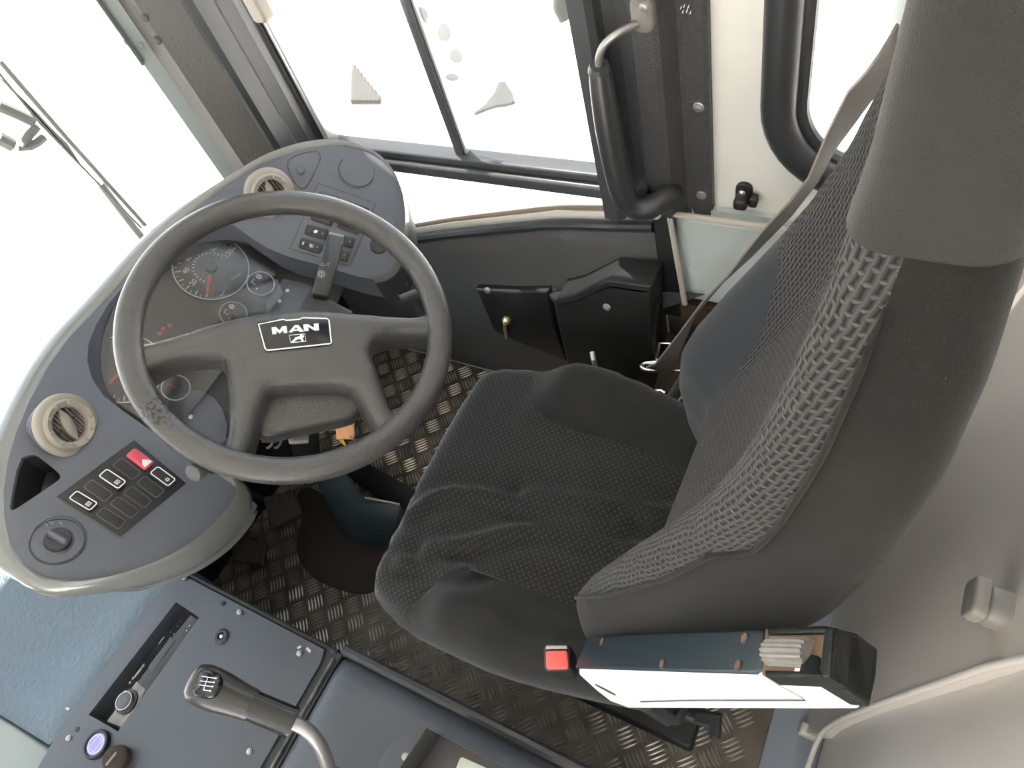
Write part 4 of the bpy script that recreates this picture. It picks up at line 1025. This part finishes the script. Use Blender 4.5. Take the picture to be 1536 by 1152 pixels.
# seat adjusting lever below the armrest
g = G(); p0, p1 = hy((1000, 1062), .16), hy((1070, 1092), .13)
g = G().tube([A(-.12, .24, .27), hz((985, 1055), .27), hz((1040, 1072), .25)], .011, 10); lv = g.build('adjusting_lever', 'dash_dark', seat)
q0, q1 = hz((1005, 1068), .25), hz((1078, 1080), .24); dr = nrm(q1 - q0)
g = G().plate([hz(p, .24) for p in ((985, 1062), (1050, 1066), (1082, 1072), (1080, 1108), (1066, 1110), (1060, 1092), (1010, 1078))], nrm(A(0, -.3, 1)), .02, .005); g.build('lever_handle', 'dash_dark', lv)
# cushion side rail
g = G().tube([hz((700, 955), .33), hz((800, 1000), .33), hz((870, 1030), .33)], .009, 8); g.build('slide_rail', 'cowl', seat)

# belt buckle
c = hy((836, 986), .128); bk = thing('seat_belt_buckle', c, 'black seat belt buckle with red release button beside the folded armrest', 'buckle')
bu = nrm(CAM - c); bx_ = nrm(A(.9, .42, -.1)); bx_ = nrm(bx_ - bu * (bx_ @ bu)); by_ = np.cross(bu, bx_)
bz = nrm(bu * .96 + by_ * .16 - bx_ * .12); by2 = np.cross(bz, bx_)
g = G(); g.box(c - bz * .03, bx_, by2, bz, .030, .028, .06, .003, rad=.004); g.build('buckle_case', 'black', bk)
g = G(); g.box(c + bz * .002 - by2 * .003, bx_, by2, bz, .024, .019, .006, .002, rad=.003); g.build('release_button', 'buckle_red', bk)
g = G(); g.box(c + bz * .001 + by2 * .010, bx_, by2, bz, .024, .004, .004, .001); g.build('tongue_slot', 'steel', bk)
g = G().tube([c - bz * .055, c - bz * .08 + A(.02, .02, -.08), A(-.13, .16, .34), A(-.13, .20, .29)], .011, 8, flat=.4); g.build('buckle_stalk', 'rubber', bk)

# belt webbing on the window side
def ribbon(pts, widths, dirs, t=.0012):
    g = G(); V = []; F = []
    for p, w, d in zip(pts, widths, dirs):
        d = nrm(d); m = nrm(np.cross(d, CAM - p)); V += [p - d * w / 2 - m * t, p + d * w / 2 - m * t, p + d * w / 2 + m * t, p - d * w / 2 + m * t]
    n = len(pts)
    for i in range(n - 1):
        for k in range(4): F.append((4 * i + k, 4 * i + (k + 1) % 4, 4 * i + 4 + (k + 1) % 4, 4 * i + 4 + k))
    F += [(3, 2, 1, 0), tuple(4 * n - 4 + k for k in range(4))]; return g.add(V, F)
def dens(L, m=8):
    L = [np.asarray(v, float) for v in L]; o = []
    for a, b in zip(L[:-1], L[1:]): o += [a * (1 - k / m) + b * k / m for k in range(m)]
    return o + [L[-1]]
bpx = [((1338, 50), .60), ((1330, 88), .605), ((1306, 122), .61), ((1270, 180), .625), ((1232, 246), .64), ((1205, 288), .65), ((1165, 335), .66), ((1110, 398), .672), ((1070, 437), .68), ((1030, 487), .688), ((1000, 540), .695), ((988, 556), .698)]
pts = [hy(p, y) for p, y in bpx]
wd = [.045, .045, .045, .045, .045, .046, .046, .046, .046, .046, .047, .047]
ca = RW[0]                                                   # webbing twists: its width is seen nearly edge-on in the middle
ang = [15, 28, 30, 24, 10, 14, 18, 7, 4, 6, 34, 65]
ds = []
for i, p in enumerate(pts):
    t = nrm(pts[min(i + 1, len(pts) - 1)] - pts[max(i - 1, 0)]); v = nrm(CAM - p); a = nrm(np.cross(t, v)); b = nrm(v - t * (v @ t)); q = math.radians(ang[i])
    ds.append(a * math.sin(q) + b * math.cos(q))
belt = thing('seat_belt', pts[-1], 'dusty grey seat belt webbing running from the rear window down behind the seat bolster', 'seat belt')
ribbon(dens(pts), dens([[w] for w in wd]) if 0 else [float(np.interp(i / 8, range(12), wd)) for i in range(89)], dens(ds)).build('webbing', 'belt', belt, sharp=60)
g = G(); g.box(pts[0] + A(.012, .02, .02), X, Z, nrm(A(0, -1, 0)), .03, .07, .02, .006); g.build('belt_guide', 'pale_box', belt)
g = G().tube([pts[0] + A(0, .03, .02), A(pts[0][0], .82, pts[0][2] + .03)], .008, 10); g.build('guide_arm', 'steel', belt)
# chrome anchor frame and rusty bracket beside the seat
an_ = thing('belt_anchor', hz((1000, 560), .28), 'chrome belt anchor frame on the rusty bracket between seat and wall', 'anchor')
ZA = .36
g = G().tube([hz(p, ZA) for p in smooth([A(*p) for p in ((1030, 556), (975, 556), (962, 552), (963, 545), (985, 543))], 2, False)], .0045, 10); g.build('anchor_frame', 'chrome', an_)
g = G().tube([hz(p, ZA + .02) for p in ((985, 540), (988, 516), (1003, 515), (1010, 517))], .004, 10); g.build('anchor_loop', 'chrome', an_)
g = G().tube([hz((1032, 550), ZA), hz((1004, 597), .3)], .006, 10); g.tube([hz((1040, 575), .3), hz((1015, 606), .27)], .003, 8); g.build('anchor_rod', 'steel', an_)
g = G().tube([hz(p, .33) for p in ((978, 590), (983, 586), (992, 586), (998, 590))], .004, 10); g.build('anchor_pin', 'chrome', an_)
g = G().plate([A(-.36, .70, .27), A(-.05, .70, .27), A(-.05, .800, .35), A(-.36, .800, .35)], nrm(A(0, -.68, .73)), .03, .004)
rb = g.build('rusty_bracket', 'rust', base=(-.25, .75, 0), label='rusty brown sheet bracket in the gap between seat, wall box and wall', cat='bracket')
g = G(); g.box(A(-.20, .809, .225), X, Z, -Y, .31, .44, .016, .003); g.build('back_sheet', 'rust', rb)
g = G(); g.box(A(-.2, .735, .125), X, Y, Z, .28, .09, .25, .006); g.build('bracket_foot', 'rust', rb)
g = G().tube([hy((985, 425), .79), hy((985, 460), .77), hy((978, 500), .75), hy((982, 530), .74)], .006, 8); g.tube([hy((972, 440), .79), hy((968, 480), .77), hy((975, 540), .74)], .005, 8); g.build('cable', 'side_black', rb)
g = G().plate([hy(p, .795) for p in ((972, 446), (980, 436), (1010, 438), (1056, 442), (1020, 455), (990, 465), (978, 462))], nrm(A(-.1, -.8, .6)), .006, .002); g.build('bracket_arm', 'side_panel', rb)

# =================================================================== WALL SIDE THINGS
# black storage box on the lining
sb = thing('side_box', (-.58, .79, .05), 'black plastic side box with stepped top on the lining beside the seat', 'box')
yf = .775
oa = [hy(p, yf) for p in ((713, 434), (770, 437), (822, 436), (832, 492), (850, 543), (790, 520), (740, 497))]
g = G().plate(oa, nrm(A(0, -1, .15)), .03, .006); pl = g.build('latch_panel', 'side_black', sb)
ob = [hy(p, .735) for p in ((833, 452), (860, 447), (912, 424), (975, 433), (978, 560), (930, 590), (855, 570), (838, 500))]
tp_ = [hy(p, .80) for p in ((820, 434), (850, 429), (912, 409), (985, 415))]
g = G().plate(ob, -Y, .06, .008); bb = g.build('box_body', 'side_black', sb)
V = [hy(p, .80) for p in ((818, 436), (852, 430), (912, 410), (984, 416))] + [A(*q) for q in (ob[0], ob[1], ob[2], ob[3])]
g = G(); V2_ = [v - A(0, 0, .012) for v in V]
g.add(V + V2_, [(0, 1, 5, 4), (1, 2, 6, 5), (2, 3, 7, 6), (12, 13, 9, 8), (13, 14, 10, 9), (14, 15, 11, 10), (4, 5, 13, 12), (5, 6, 14, 13), (6, 7, 15, 14), (1, 0, 8, 9), (2, 1, 9, 10), (3, 2, 10, 11), (0, 4, 12, 8), (7, 3, 11, 15)])
g.build('box_lid', 'lid', sb, sharp=20)
for p, y in (((731, 436), .773), ((832, 437), .79), ((967, 418), .79), ((982, 410), .79), ((983, 430), .79), ((910, 461), .733)): screw(sb, hy(p, y), nrm(A(0, -1, .3)), .006, 'steel')
c = hy((760, 480), .772)
g = G().lathe(c, -Y, [(.010, -.004), (.010, .004), (.006, .01), (.002, .011)], 18); lt = g.build('latch', 'brass', sb)
g = G().tube([c - Y * .008, hy((757, 492), .766), hy((760, 507), .768)], .004, 8); g.build('latch_tail', 'brass', lt)
g = G().tube([hy((888, 528), .733), hy((890, 538), .722), hy((893, 550), .726)], .005, 10); g.build('pull_handle', 'bezel', sb)

# grab handle on the post
gh = thing('grab_handle', hy((960, 310), .77), 'black padded grab handle bolted to the post behind the side window', 'handle')
pp = [(900, 108), (903, 130), (909, 170), (917, 215), (925, 255), (934, 290), (944, 306), (962, 313), (984, 308), (1000, 297), (1004, 290)]
P3 = smooth([hy(p, y) for p, y in zip(pp, (.755, .753, .75, .748, .746, .746, .748, .752, .760, .772, .788))], 2, False)
g = G().tube(P3, [.0145 + .004 * ss(0, .3, i / len(P3)) for i in range(len(P3))], 16); pd = g.build('padding', 'rubber', gh, sharp=80)
g = G().tube(smooth([hy(p, y) for p, y in (((899, 112), .755), ((897, 90), .752), ((905, 66), .752), ((930, 47), .76), ((955, 36), .775), ((964, 28), .79))], 2, False), .005, 12); g.build('steel_rod', 'steel', gh, sharp=80)
g = G().tube([hy((899, 106), .755), hy((899, 97), .753)], [.015, .012], 14); g.build('padding_collar', 'pillar_smooth', gh)
g = G(); g.box(hy((966, 18), .783), X, Z, -Y, .030, .046, .016, .004, rad=.012); br_ = g.build('rod_bracket', 'dial_grey', gh); screw(gh, hy((966, 10), .776), -Y, .0055, 'steel')
g = G(); g.box(hy((967, 285), .792), X, Z, -Y, .016, .03, .022, .003); g.build('lower_bracket', 'pillar_smooth', gh)
g = G().lathe(hy((983, 321), .748), nrm(A(0, -1, .4)), [(.009, -.003), (.009, 0), (.004, .001)], 16); g.build('bare_spot', 'vent', gh)
# coat hook
ch = thing('coat_hook', hy((1117, 293), .812), 'small black coat hook screwed to the white wall below the rear window seal', 'hook')
c = hy((1115, 293), .814); up_ = Z
g = G().plate([c + X * a + Z * b for a, b in rrect(.024, .040, .011, 6)], -Y, .006, .002); hk = g.build('hook_plate', 'black', ch)
g = G(); g.box(c + A(.0, -.010, -.004), X, Z, -Y, .020, .018, .02, .004); g.build('hook_body', 'black', ch)
g = G(); g.box(c + A(.016, -.006, -.003), X, Z, -Y, .012, .018, .012, .003); g.build('hook_tip', 'black', ch)
screw(ch, c + A(.0, -.009, .010), -Y, .004, 'chrome')
# window latch and mirror foot at the top picture edge
g = G(); g.box(hy((385, 8), .80), X, Z, -Y, .03, .05, .022, .005); g.build('window_latch', 'vent', base=hy((385, 8), .80), label='small pale window latch on the front edge of the side window at the picture top', cat='latch')
mi_ = thing('mirror_bracket', hy((858, 5), .86), 'grey mirror bracket outside the side window beside the grab handle', 'bracket')
g = G().tube([hy((846, -30), .90), hy((848, 10), .90), hy((855, 22), .90)], .018, 14); g.build('bracket_arm', 'outside_grey', mi_)
g = G().tube([hy((868, -30), .90), hy((868, 8), .90)], .014, 14); g.build('bracket_rod', 'outside_grey', mi_)

# =================================================================== CENTRE CONSOLE
con = thing('centre_console', (-.7, -.12, 0), 'dark blue-grey centre console with radio slot and screws, left of the pedals', 'console')
ZC = .40; YE = .034
# front deck with the radio slot
h = lambda p: hz(p, ZC)
slot = [h(p)[:2] for p in ((133, 1072), (264, 903), (299, 926), (177, 1097))]
deck = [(-.992, YE - .004), (-.975, YE), (-.640, YE), (-.634, YE - .02), (-.634, -.46), (-.955, -.46), (-.985, -.31), (-.992, -.27)]
g = G().fill(deck, (A(0, 0, ZC), X, Y, Z), lambda d, x, y: -.004 * (1 - ss(0, .006, d)), .04, depth=.05, holes=[[tuple(p) for p in slot]], wall=[(.0005, .003), (.001, .05)])
dk = g.build('radio_deck', 'console', con, sharp=40)
# warmer worn strip along the radio
sp_ = [h(p) for p in ((84, 1100), (262, 872), (277, 888), (318, 915), (215, 1062), (160, 1152), (84, 1152))]
g = G()
body = [(-.985, YE - .006), (-.13, YE - .006), (-.13, -.46), (-.985, -.46)]
g.plate([A(x, y, ZC - .03) for x, y in body], Z, ZC - .032, .003); g.build('console_body', 'dash_dark', con)
# rear deck with rolled edge, separated by a groove
rd = [(-.615, YE + .006), (-.60, YE + .010), (-.16, YE + .012), (-.14, YE - .01), (-.14, -.46), (-.615, -.46)]
g = G().fill(rd, (A(0, 0, ZC), X, Y, Z), lambda d, x, y: .004 - .028 * (1 - math.sqrt(max(0, 1 - (1 - min(d / .035, 1)) ** 2))) + .012 * ss(-.0, -.12, y) * ss(-.6, -.5, x), .02, depth=.06, wall=[(.0, .03), (.0, .06)])
g.build('rear_deck', 'console', con, sharp=60)
g = G(); g.box(A(-.6245, -.21, ZC - .022), X, Y, Z, .03, .50, .03, .002); g.build('deck_groove', 'groove', con)
g = G(); g.box(A(-.617, -.21, ZC - .003), X, Y, Z, .004, .48, .004, .001); g.build('worn_edge', 'worn', con)
g = G().tube([A(-.615, YE + .013, ZC - .018), A(-.14, YE + .016, ZC - .018)], .010, 10); g.build('edge_bead', 'rubber', con)
g = G().tube([A(-.98, YE + .004, ZC - .012), A(-.62, YE + .004, ZC - .012)], .006, 8); g.build('edge_bead', 'side_black', con)
for p in ((277, 866), (359, 918), (449, 980), (103, 1107), (374, 1127)): screw(con, h(p) + Z * .0005, Z, .0036, 'steel')
for p in ((333, 904), (116, 1094)):
    g = G().lathe(h(p), Z, [(.004, -.001), (.004, .0006), (.001, .0008)], 12); g.build('empty_hole', 'groove', con)
for p, q in (((446, 972), (452, 970)), ((460, 972), (466, 978)), ((99, 1062), (104, 1064))):
    g = G().stroke([h(p) + Z * .0006, h(q) + Z * .0006], .004, Z); g.build('paint_chip', 'torn_edge', con)
c = h((333, 955)); g = G().lathe(c, Z, [(.0125, -.002), (.0125, .002), (.010, .004), (.006, .004), (.0055, -.001)], 28); gm = g.build('grommet', 'black', con)
g = G().lathe(c + Z * .001, Z, [(.0035, -.001), (.003, .002), (.001, .003)], 14); g.build('grommet_pin', 'silver', gm)
# blue voltmeter socket and the ignition cap
vc = h((147, 1117)); vs = thing('voltmeter_socket', vc, 'round socket with glowing blue display set in the console below the radio', 'socket')
g = G().lathe(vc, Z, [(.0215, -.01), (.0215, .004), (.020, .007), (.017, .007), (.0165, .004), (.001, .0042)], 36); g.build('socket_ring', 'black', vs)
g = G().lathe(vc + Z * .0045, Z, [(.016, -.002), (.016, 0), (.001, .0004)], 32); g.build('socket_face', 'socket_face', vs)
dx_, dy_ = nrm(h((158, 1105)) - h((138, 1132))), None; dy_ = np.cross(Z, dx_)
g = G().stroke([vc + Z * .0054 + dx_ * .013 * math.cos(t) + dy_ * .013 * math.sin(t) for t in np.linspace(0, 6.28, 32)[:-1]], .0012, Z, closed=True)
g.stroke([vc + Z * .0054 + dx_ * a + dy_ * b for a, b in ((-.009, -.006), (.009, -.006), (.009, .006), (-.009, .006))], .0009, Z, closed=True); g.build('face_line', 'white_ink', vs)
g = G()
for a in (-.0035, .0035):
    for q in (((-.002, -.004), (.002, -.004), (.002, 0), (-.002, 0)), ((-.002, 0), (-.002, .004), (.002, .004))): g.stroke([vc + Z * .0054 + dx_ * (a + u) + dy_ * v for u, v in q], .0011, Z)
g.build('led_digit', 'led', vs)
kc = h((180, 1140)) + Z * .012; kt = thing('ignition_cap', kc, 'worn round brown-grey ignition lock cap beside the blue socket', 'lock')
g = G().lathe(kc - Z * .012, nrm(A(.25, .1, 1)), [(.019, -.004), (.0195, .012), (.018, .019), (.014, .022), (.001, .0225)], 30); g.build('lock_cap', 'mat_brown', kt)
g = G(); g.box(kc + Z * .0105 + X * .004, nrm(dx_ + A(0, 0, -.1)), dy_, nrm(A(.25, .1, 1)), .020, .004, .004, .001); g.build('key_slot', 'dial_grey', kt)

# radio recessed in the slot
rc0 = np.mean([h(p) for p in ((133, 1072), (264, 903), (299, 926), (177, 1097))], 0)
ry = nrm(h((264, 903)) - h((133, 1072))); rx = nrm(np.cross(ry, Z)); Lr = np.linalg.norm(h((264, 903)) - h((133, 1072))); Wr = np.linalg.norm(h((299, 926)) - h((264, 903)))
rad = thing('car_radio', rc0 - Z * .03, 'black car radio with silver knob sunk in the centre console slot', 'radio')
def rp(s, t, z=-.014): return rc0 + ry * Lr * s + rx * Wr * t + Z * z
RZ = -.016
g = G().plate([rp(-.5, -.5, -.05), rp(.5, -.5, -.05), rp(.5, .5, -.05), rp(-.5, .5, -.05)], Z, .01, .001); g.build('slot_cage', 'black', rad)
rn = nrm(A(-.06, 0, 1)); rz_ = lambda p, l=0.: hp(p, rc0 + rx * Wr * .5 - Z * .004 + rn * l, rn)
g = G().plate([rz_(p) for p in ((160, 1082), (240, 978), (286, 921), (299, 930), (240, 1008), (184, 1092))], rn, .03, .002); bz = g.build('face_plate', 'black', rad, sharp=50)
g = G().plate([rz_(p, .0006) for p in ((160, 1082), (205, 1022), (218, 1034), (210, 1052), (184, 1092))], rn, .002, .0005); g.build('knob_surround', 'dial_grey', bz)
g = G().plate([rz_(p, .0008) for p in ((222, 1000), (256, 955), (262, 962), (228, 1008))], rn, .001, .0003); g.build('display', 'dash_dark', bz)
kc = rz_((191, 1053), .001); rk = np.linalg.norm(rz_((203, 1053)) - rz_((191, 1053)))
g = G().lathe(kc, rn, [(rk * 1.2, -.001), (rk * 1.2, .002), (rk, .003)], 36); kr = g.build('knob_ring', 'black', bz)
g = G().lathe(kc + rn * .002, rn, [(rk * .95, 0), (rk * .9, .006), (rk * .8, .0075), (rk * .3, .007)], 36); g.build('volume_knob', 'pillar_smooth', kr, sharp=60)
g = G().tube([kc + rn * .0088 + rk * .86 * (math.cos(t) * X + math.sin(t) * np.cross(rn, X)) for t in np.linspace(0, 6.28, 36)[:-1]], .0007, 6, closed=True); g.build('knob_edge', 'silver', kr)
p0, p1 = rz_((197, 1021), .0012), rz_((218, 994), .0012); tx = nrm(p1 - p0); ty = np.cross(rn, tx)
g = G().text('Panasonic', np.linalg.norm(p1 - p0) / 4.6, (p0 + p1) / 2, tx, ty); g.stroke([p0 - tx * .0035 + .0014 * (math.cos(t) * tx + math.sin(t) * ty) for t in np.linspace(0, 6.28, 12)[:-1]], .0008, rn, closed=True); g.build('lettering', 'white_ink', bz)
g = G()
for a, b in (((238, 966), (246, 955)),): g.stroke([rz_(a, .0012), rz_(b, .0012)], .0011, rn)
for p in ((256, 948), (261, 951), (266, 939), (271, 931), (284, 939), (280, 946), (187, 1036)):
    q = rz_(p, .0012); g.stroke([q - tx * .0012, q + tx * .0012], .0009, rn)
g.build('marking', 'white_ink', bz)

# tray box at the rear of the console
ty0 = hz((640, 1090), ZC + .066); tr = thing('metal_tray', ty0, 'open dark sheet-metal tray with round flange on the console, at the bottom picture edge', 'tray')
zt = ZC + .066
q = [hz(p, zt) for p in ((640, 1090), (790, 1168), (700, 1290), (560, 1215))]
g = G(); inn = [p + (np.mean(q, 0) - p) * .012 for p in q]
V = q + inn + [p - Z * .053 for p in inn] + [p - Z * .056 for p in q]
F = []
for i in range(4):
    j = (i + 1) % 4; F += [(i, j, 4 + j, 4 + i), (4 + i, 4 + j, 8 + j, 8 + i), (12 + i, 12 + j, j, i)]
F += [(8, 9, 10, 11)]
g.add(V, F); g.M = [1 if (q % 3 == 1 and q < 12) or q == 12 else 0 for q in range(13)]; g.build('tray_box', ['console', 'tray_inner'], tr, sharp=20)
g = G().tube(q, .0014, 6, closed=True); g.build('tray_edge', 'pillar_smooth', tr)
g = G().plate(smooth([hz(p, ZC + .014) for p in ((636, 1098), (620, 1099), (602, 1104), (585, 1117), (572, 1138), (563, 1165), (556, 1200), (575, 1190), (600, 1155))], 1), Z, .012, .001); fg = g.build('round_flange', 'console', tr)
screw(tr, hz((608, 1135), ZC + .016), Z, .0042, 'steel')
cp = hz((708, 1166), zt - .052); cdr = nrm(hz((730, 1176), zt - .052) - cp); cn_ = Z
g = G(); g.box(cp, cdr, np.cross(Z, cdr), Z, .05, .034, .0012, .0004, rad=.004); pc = g.build('paper_card', 'paper', base=cp, label='pale green rounded card lying in the dark metal tray', cat='card')

# textured cowl between console and windscreen
cw = thing('dash_cowl', (-1.15, -.1, 0), 'textured cowl panel with reflected sky blue in its colour, below the near end of the dashboard', 'cowl')
cv = [(-.9945, .05), (-.9945, -.262), (-1.002, -.275), (-1.37, -.288), (-1.37, .05)]
def cwh(d, x, y): return ZC - .004 + .0 * x + .05 * ss(-1.05, -1.38, x) - .006 * (1 - ss(0, .012, d))
g = G().fill(cv, frZ, cwh, .02, depth=.10); g.build('cowl_top', 'cowl', cw, sharp=60)
g = G().plate([A(-.995, -.28, ZC - .018), A(-.995, -.46, ZC - .03), A(-1.36, -.46, ZC + .0), A(-1.37, -.292, ZC + .03)], nrm(A(.05, -.12, 1)), .08, .006); g.build('cowl_side', 'seal', cw)
g = G().plate([A(-1.0, .05, .33), A(-1.0, -.47, .33), A(-1.36, -.47, .33), A(-1.36, .05, .33)], Z, .33, .003); g.build('cowl_base', 'dash_dark', cw)
# gear lever
k0 = hz((306, 1028), .64); k1 = hz((437, 1083), .572); ax = nrm(k1 - k0)
gl = thing('gear_lever', (k1[0] + .05, k1[1] - .05, ZC), 'bent gear lever with black knob showing the shift pattern, over the console', 'gear lever')
v_ = nrm(CAM - k0); u_ = nrm(np.cross(ax, v_)); w_ = np.cross(u_, ax)
prof = [(-.019, .006), (-.0175, .014), (-.013, .0195), (-.004, .0225), (.008, .0232), (.02, .0225), (.035, .0205), (.05, .0185), (.062, .0178)]
rings = []; g = G(); n = 32; V = []
for s, r in prof:
    for k in range(n):
        a = 2 * math.pi * k / n; V.append(k0 + ax * s + r * (math.cos(a) * u_ * 1.05 + math.sin(a) * w_ * .92))
F = [(i * n + k, i * n + (k + 1) % n, (i + 1) * n + (k + 1) % n, (i + 1) * n + k) for i in range(len(prof) - 1) for k in range(n)] + [tuple(range(n - 1, -1, -1)), tuple((len(prof) - 1) * n + k for k in range(n))]
g.add(V, F); kn = g.build('gear_knob', 'knob', gl, sharp=80)
Ls = np.linalg.norm(k1 - k0)
g = G().lathe(k0 + ax * .058, ax, [(.0172, 0), (.0174, .002), (.0178, Ls - .062), (.0185, Ls - .060), (.0185, Ls - .056), (.012, Ls - .055)], 32); g.build('lever_sleeve', 'sleeve', gl)
g = G().tube(smooth([k1 - ax * .005, hz((458, 1092), .562), hz((478, 1112), .54), hz((490, 1140), .505), hz((497, 1175), .46), hz((500, 1200), ZC)], 3, False), .0088, 14); g.build('lever_rod', 'steel', gl, sharp=80)
g = G().lathe(hz((500, 1200), ZC), Z, [(.045, -.004), (.04, .012), (.025, .03), (.012, .034)], 28); g.build('lever_boot', 'rubber', gl)
# glossy cap with the pattern on the knob's face
fc = nrm(v_ * .8 - ax * .55)
def kf(p, l): return hp(p, k0 + fc * l, fc)
cap = [(290, 1022), (296, 1010), (304, 1004), (316, 1006), (327, 1013), (329, 1023), (321, 1040), (313, 1045), (300, 1045), (288, 1041)]
cap3 = smooth([kf(p, .0195) for p in cap], 1)
frK = frame(np.mean(cap3, 0), fc, ax)
g = G().fill(to2(cap3, frK), frK, lambda d, x, y: .003 * ss(0, .015, d), .003, depth=.008, wall=[(-.001, .008)]); gc = g.build('shift_cap', 'black_gloss', kn, sharp=80)
g = G(); kq = lambda x, y: kf((270 + x / 7.11, 990 + y / 7.11), .0232)
for a, b in (((228, 172), (382, 196)), ((215, 222), (362, 240)), ((205, 264), (345, 284)), ((248, 318), (322, 330))):
    g.stroke([kq(*a), kq(*b)], .0008, fc)
g.stroke([kq(298, 180), kq(248, 320)], .0008, fc)
for p in ((382, 196), (362, 240), (345, 284), (322, 330)):
    q = kq(*p); g.stroke([q - ax * .0008, q + ax * .0008], .0018, fc)
g.build('shift_pattern', 'white_ink', gc)

# =================================================================== FOOTWELL
pd_ = thing('pedal_cover', hz((560, 790), .0), 'torn teal-blue plastic cover on the footwell floor below the steering wheel rim', 'cover')
def terr(x, y): return 0
tq = [hz(p, z) for p, z in (((470, 715), .13), ((520, 712), .15), ((540, 742), .13), ((572, 752), .11), ((600, 758), .09), ((592, 792), .07), ((560, 812), .04), ((520, 802), .05), ((505, 780), .07), ((490, 755), .10))]
m_ = np.mean(tq, 0); V = tq + [m_ + Z * .02]; n = len(tq)
g = G().add([p for p in V] + [p - Z * .05 for p in tq], [(i, (i + 1) % n, n) for i in range(n)] + [(n + 1 + i, n + 1 + (i + 1) % n, (i + 1) % n, i) for i in range(n)]); g.build('cover_shell', 'teal', pd_, sharp=60)
g = G().tube(smooth([hz(p, z) + Z * .002 for p, z in (((548, 747), .126), ((565, 750), .115), ((580, 753), .105), ((600, 757), .09))], 1, False), .0022, 6); g.build('torn_edge', 'torn_edge', pd_)
g = G().plate([hz(p, .02) for p in ((500, 695), (545, 690), (640, 745), (615, 790), (590, 760), (560, 740))], Z, .02, .004); g.build('cover_flange', 'side_black', pd_)
fm = [hz(p, .006) for p in ((440, 735), (475, 728), (520, 790), (580, 812), (640, 800), (640, 880), (575, 880), (540, 893), (490, 878), (462, 862), (440, 820), (455, 770))]
g = G().plate(smooth(fm, 2), Z, .006, .003); g.build('floor_sheet', 'mat_brown', base=np.mean(fm, 0), label='dark brown flat sheet on the tread plate between console and seat front', cat='mat')  # thin dark brown sheet lying on the floor
for lab, ps, z in (('dark brown worn pedal straight below the steering wheel rim', ((395, 745), (440, 735), (455, 770), (405, 795)), .14), ('dark brown worn pedal nearest the console in the footwell', ((345, 800), (400, 815), (395, 850), (350, 840)), .12)):
    pts = [hz(p, z) for p in ps]; c = np.mean(pts, 0)
    t = thing('pedal', (c[0], c[1], 0), lab, 'pedal', 'pedals in the footwell')
    g = G().plate(pts, nrm(A(.35, 0, 1)), .012, .004); g.build('pedal_pad', 'mat_brown', t)
    g = G().tube([c - Z * .01, c + A(-.08, 0, -.05), A(-1.25, c[1], .30)], .010, 8); g.build('pedal_arm', 'side_black', t)

# =================================================================== LIGHT
w = bpy.data.worlds.new('world'); SC.world = w; w.use_nodes = True; nt = w.node_tree; bg = nt.nodes['Background']
tc = nt.nodes.new('ShaderNodeTexCoord'); sep = nt.nodes.new('ShaderNodeSeparateXYZ'); nt.links.new(tc.outputs['Generated'], sep.inputs[0])
cr_ = nt.nodes.new('ShaderNodeValToRGB'); cr_.color_ramp.elements[0].position = .0; cr_.color_ramp.elements[0].color = (1, .96, .9, 1); cr_.color_ramp.elements[1].position = .5; cr_.color_ramp.elements[1].color = (.78, .89, 1.0, 1)
nt.links.new(sep.outputs['Z'], cr_.inputs['Fac']); nt.links.new(cr_.outputs['Color'], bg.inputs['Color']); bg.inputs['Strength'].default_value = 3.6
sl = bpy.data.lights.new('sun', 'SUN'); so_ = bpy.data.objects.new('sun', sl); COL.objects.link(so_); sl.energy = 30; sl.angle = .01; sl.color = (1, .95, .88)
so_.rotation_euler = Vector((-.16, .10, .97)).to_track_quat('Z', 'Y').to_euler()
vs_ = SC.view_settings; vs_.view_transform = 'Standard'; vs_.look = 'None'; vs_.gamma = 1; vs_.exposure = 0; vs_.use_curve_mapping = False
SC.cycles.max_bounces = 8; SC.cycles.transparent_max_bounces = 16
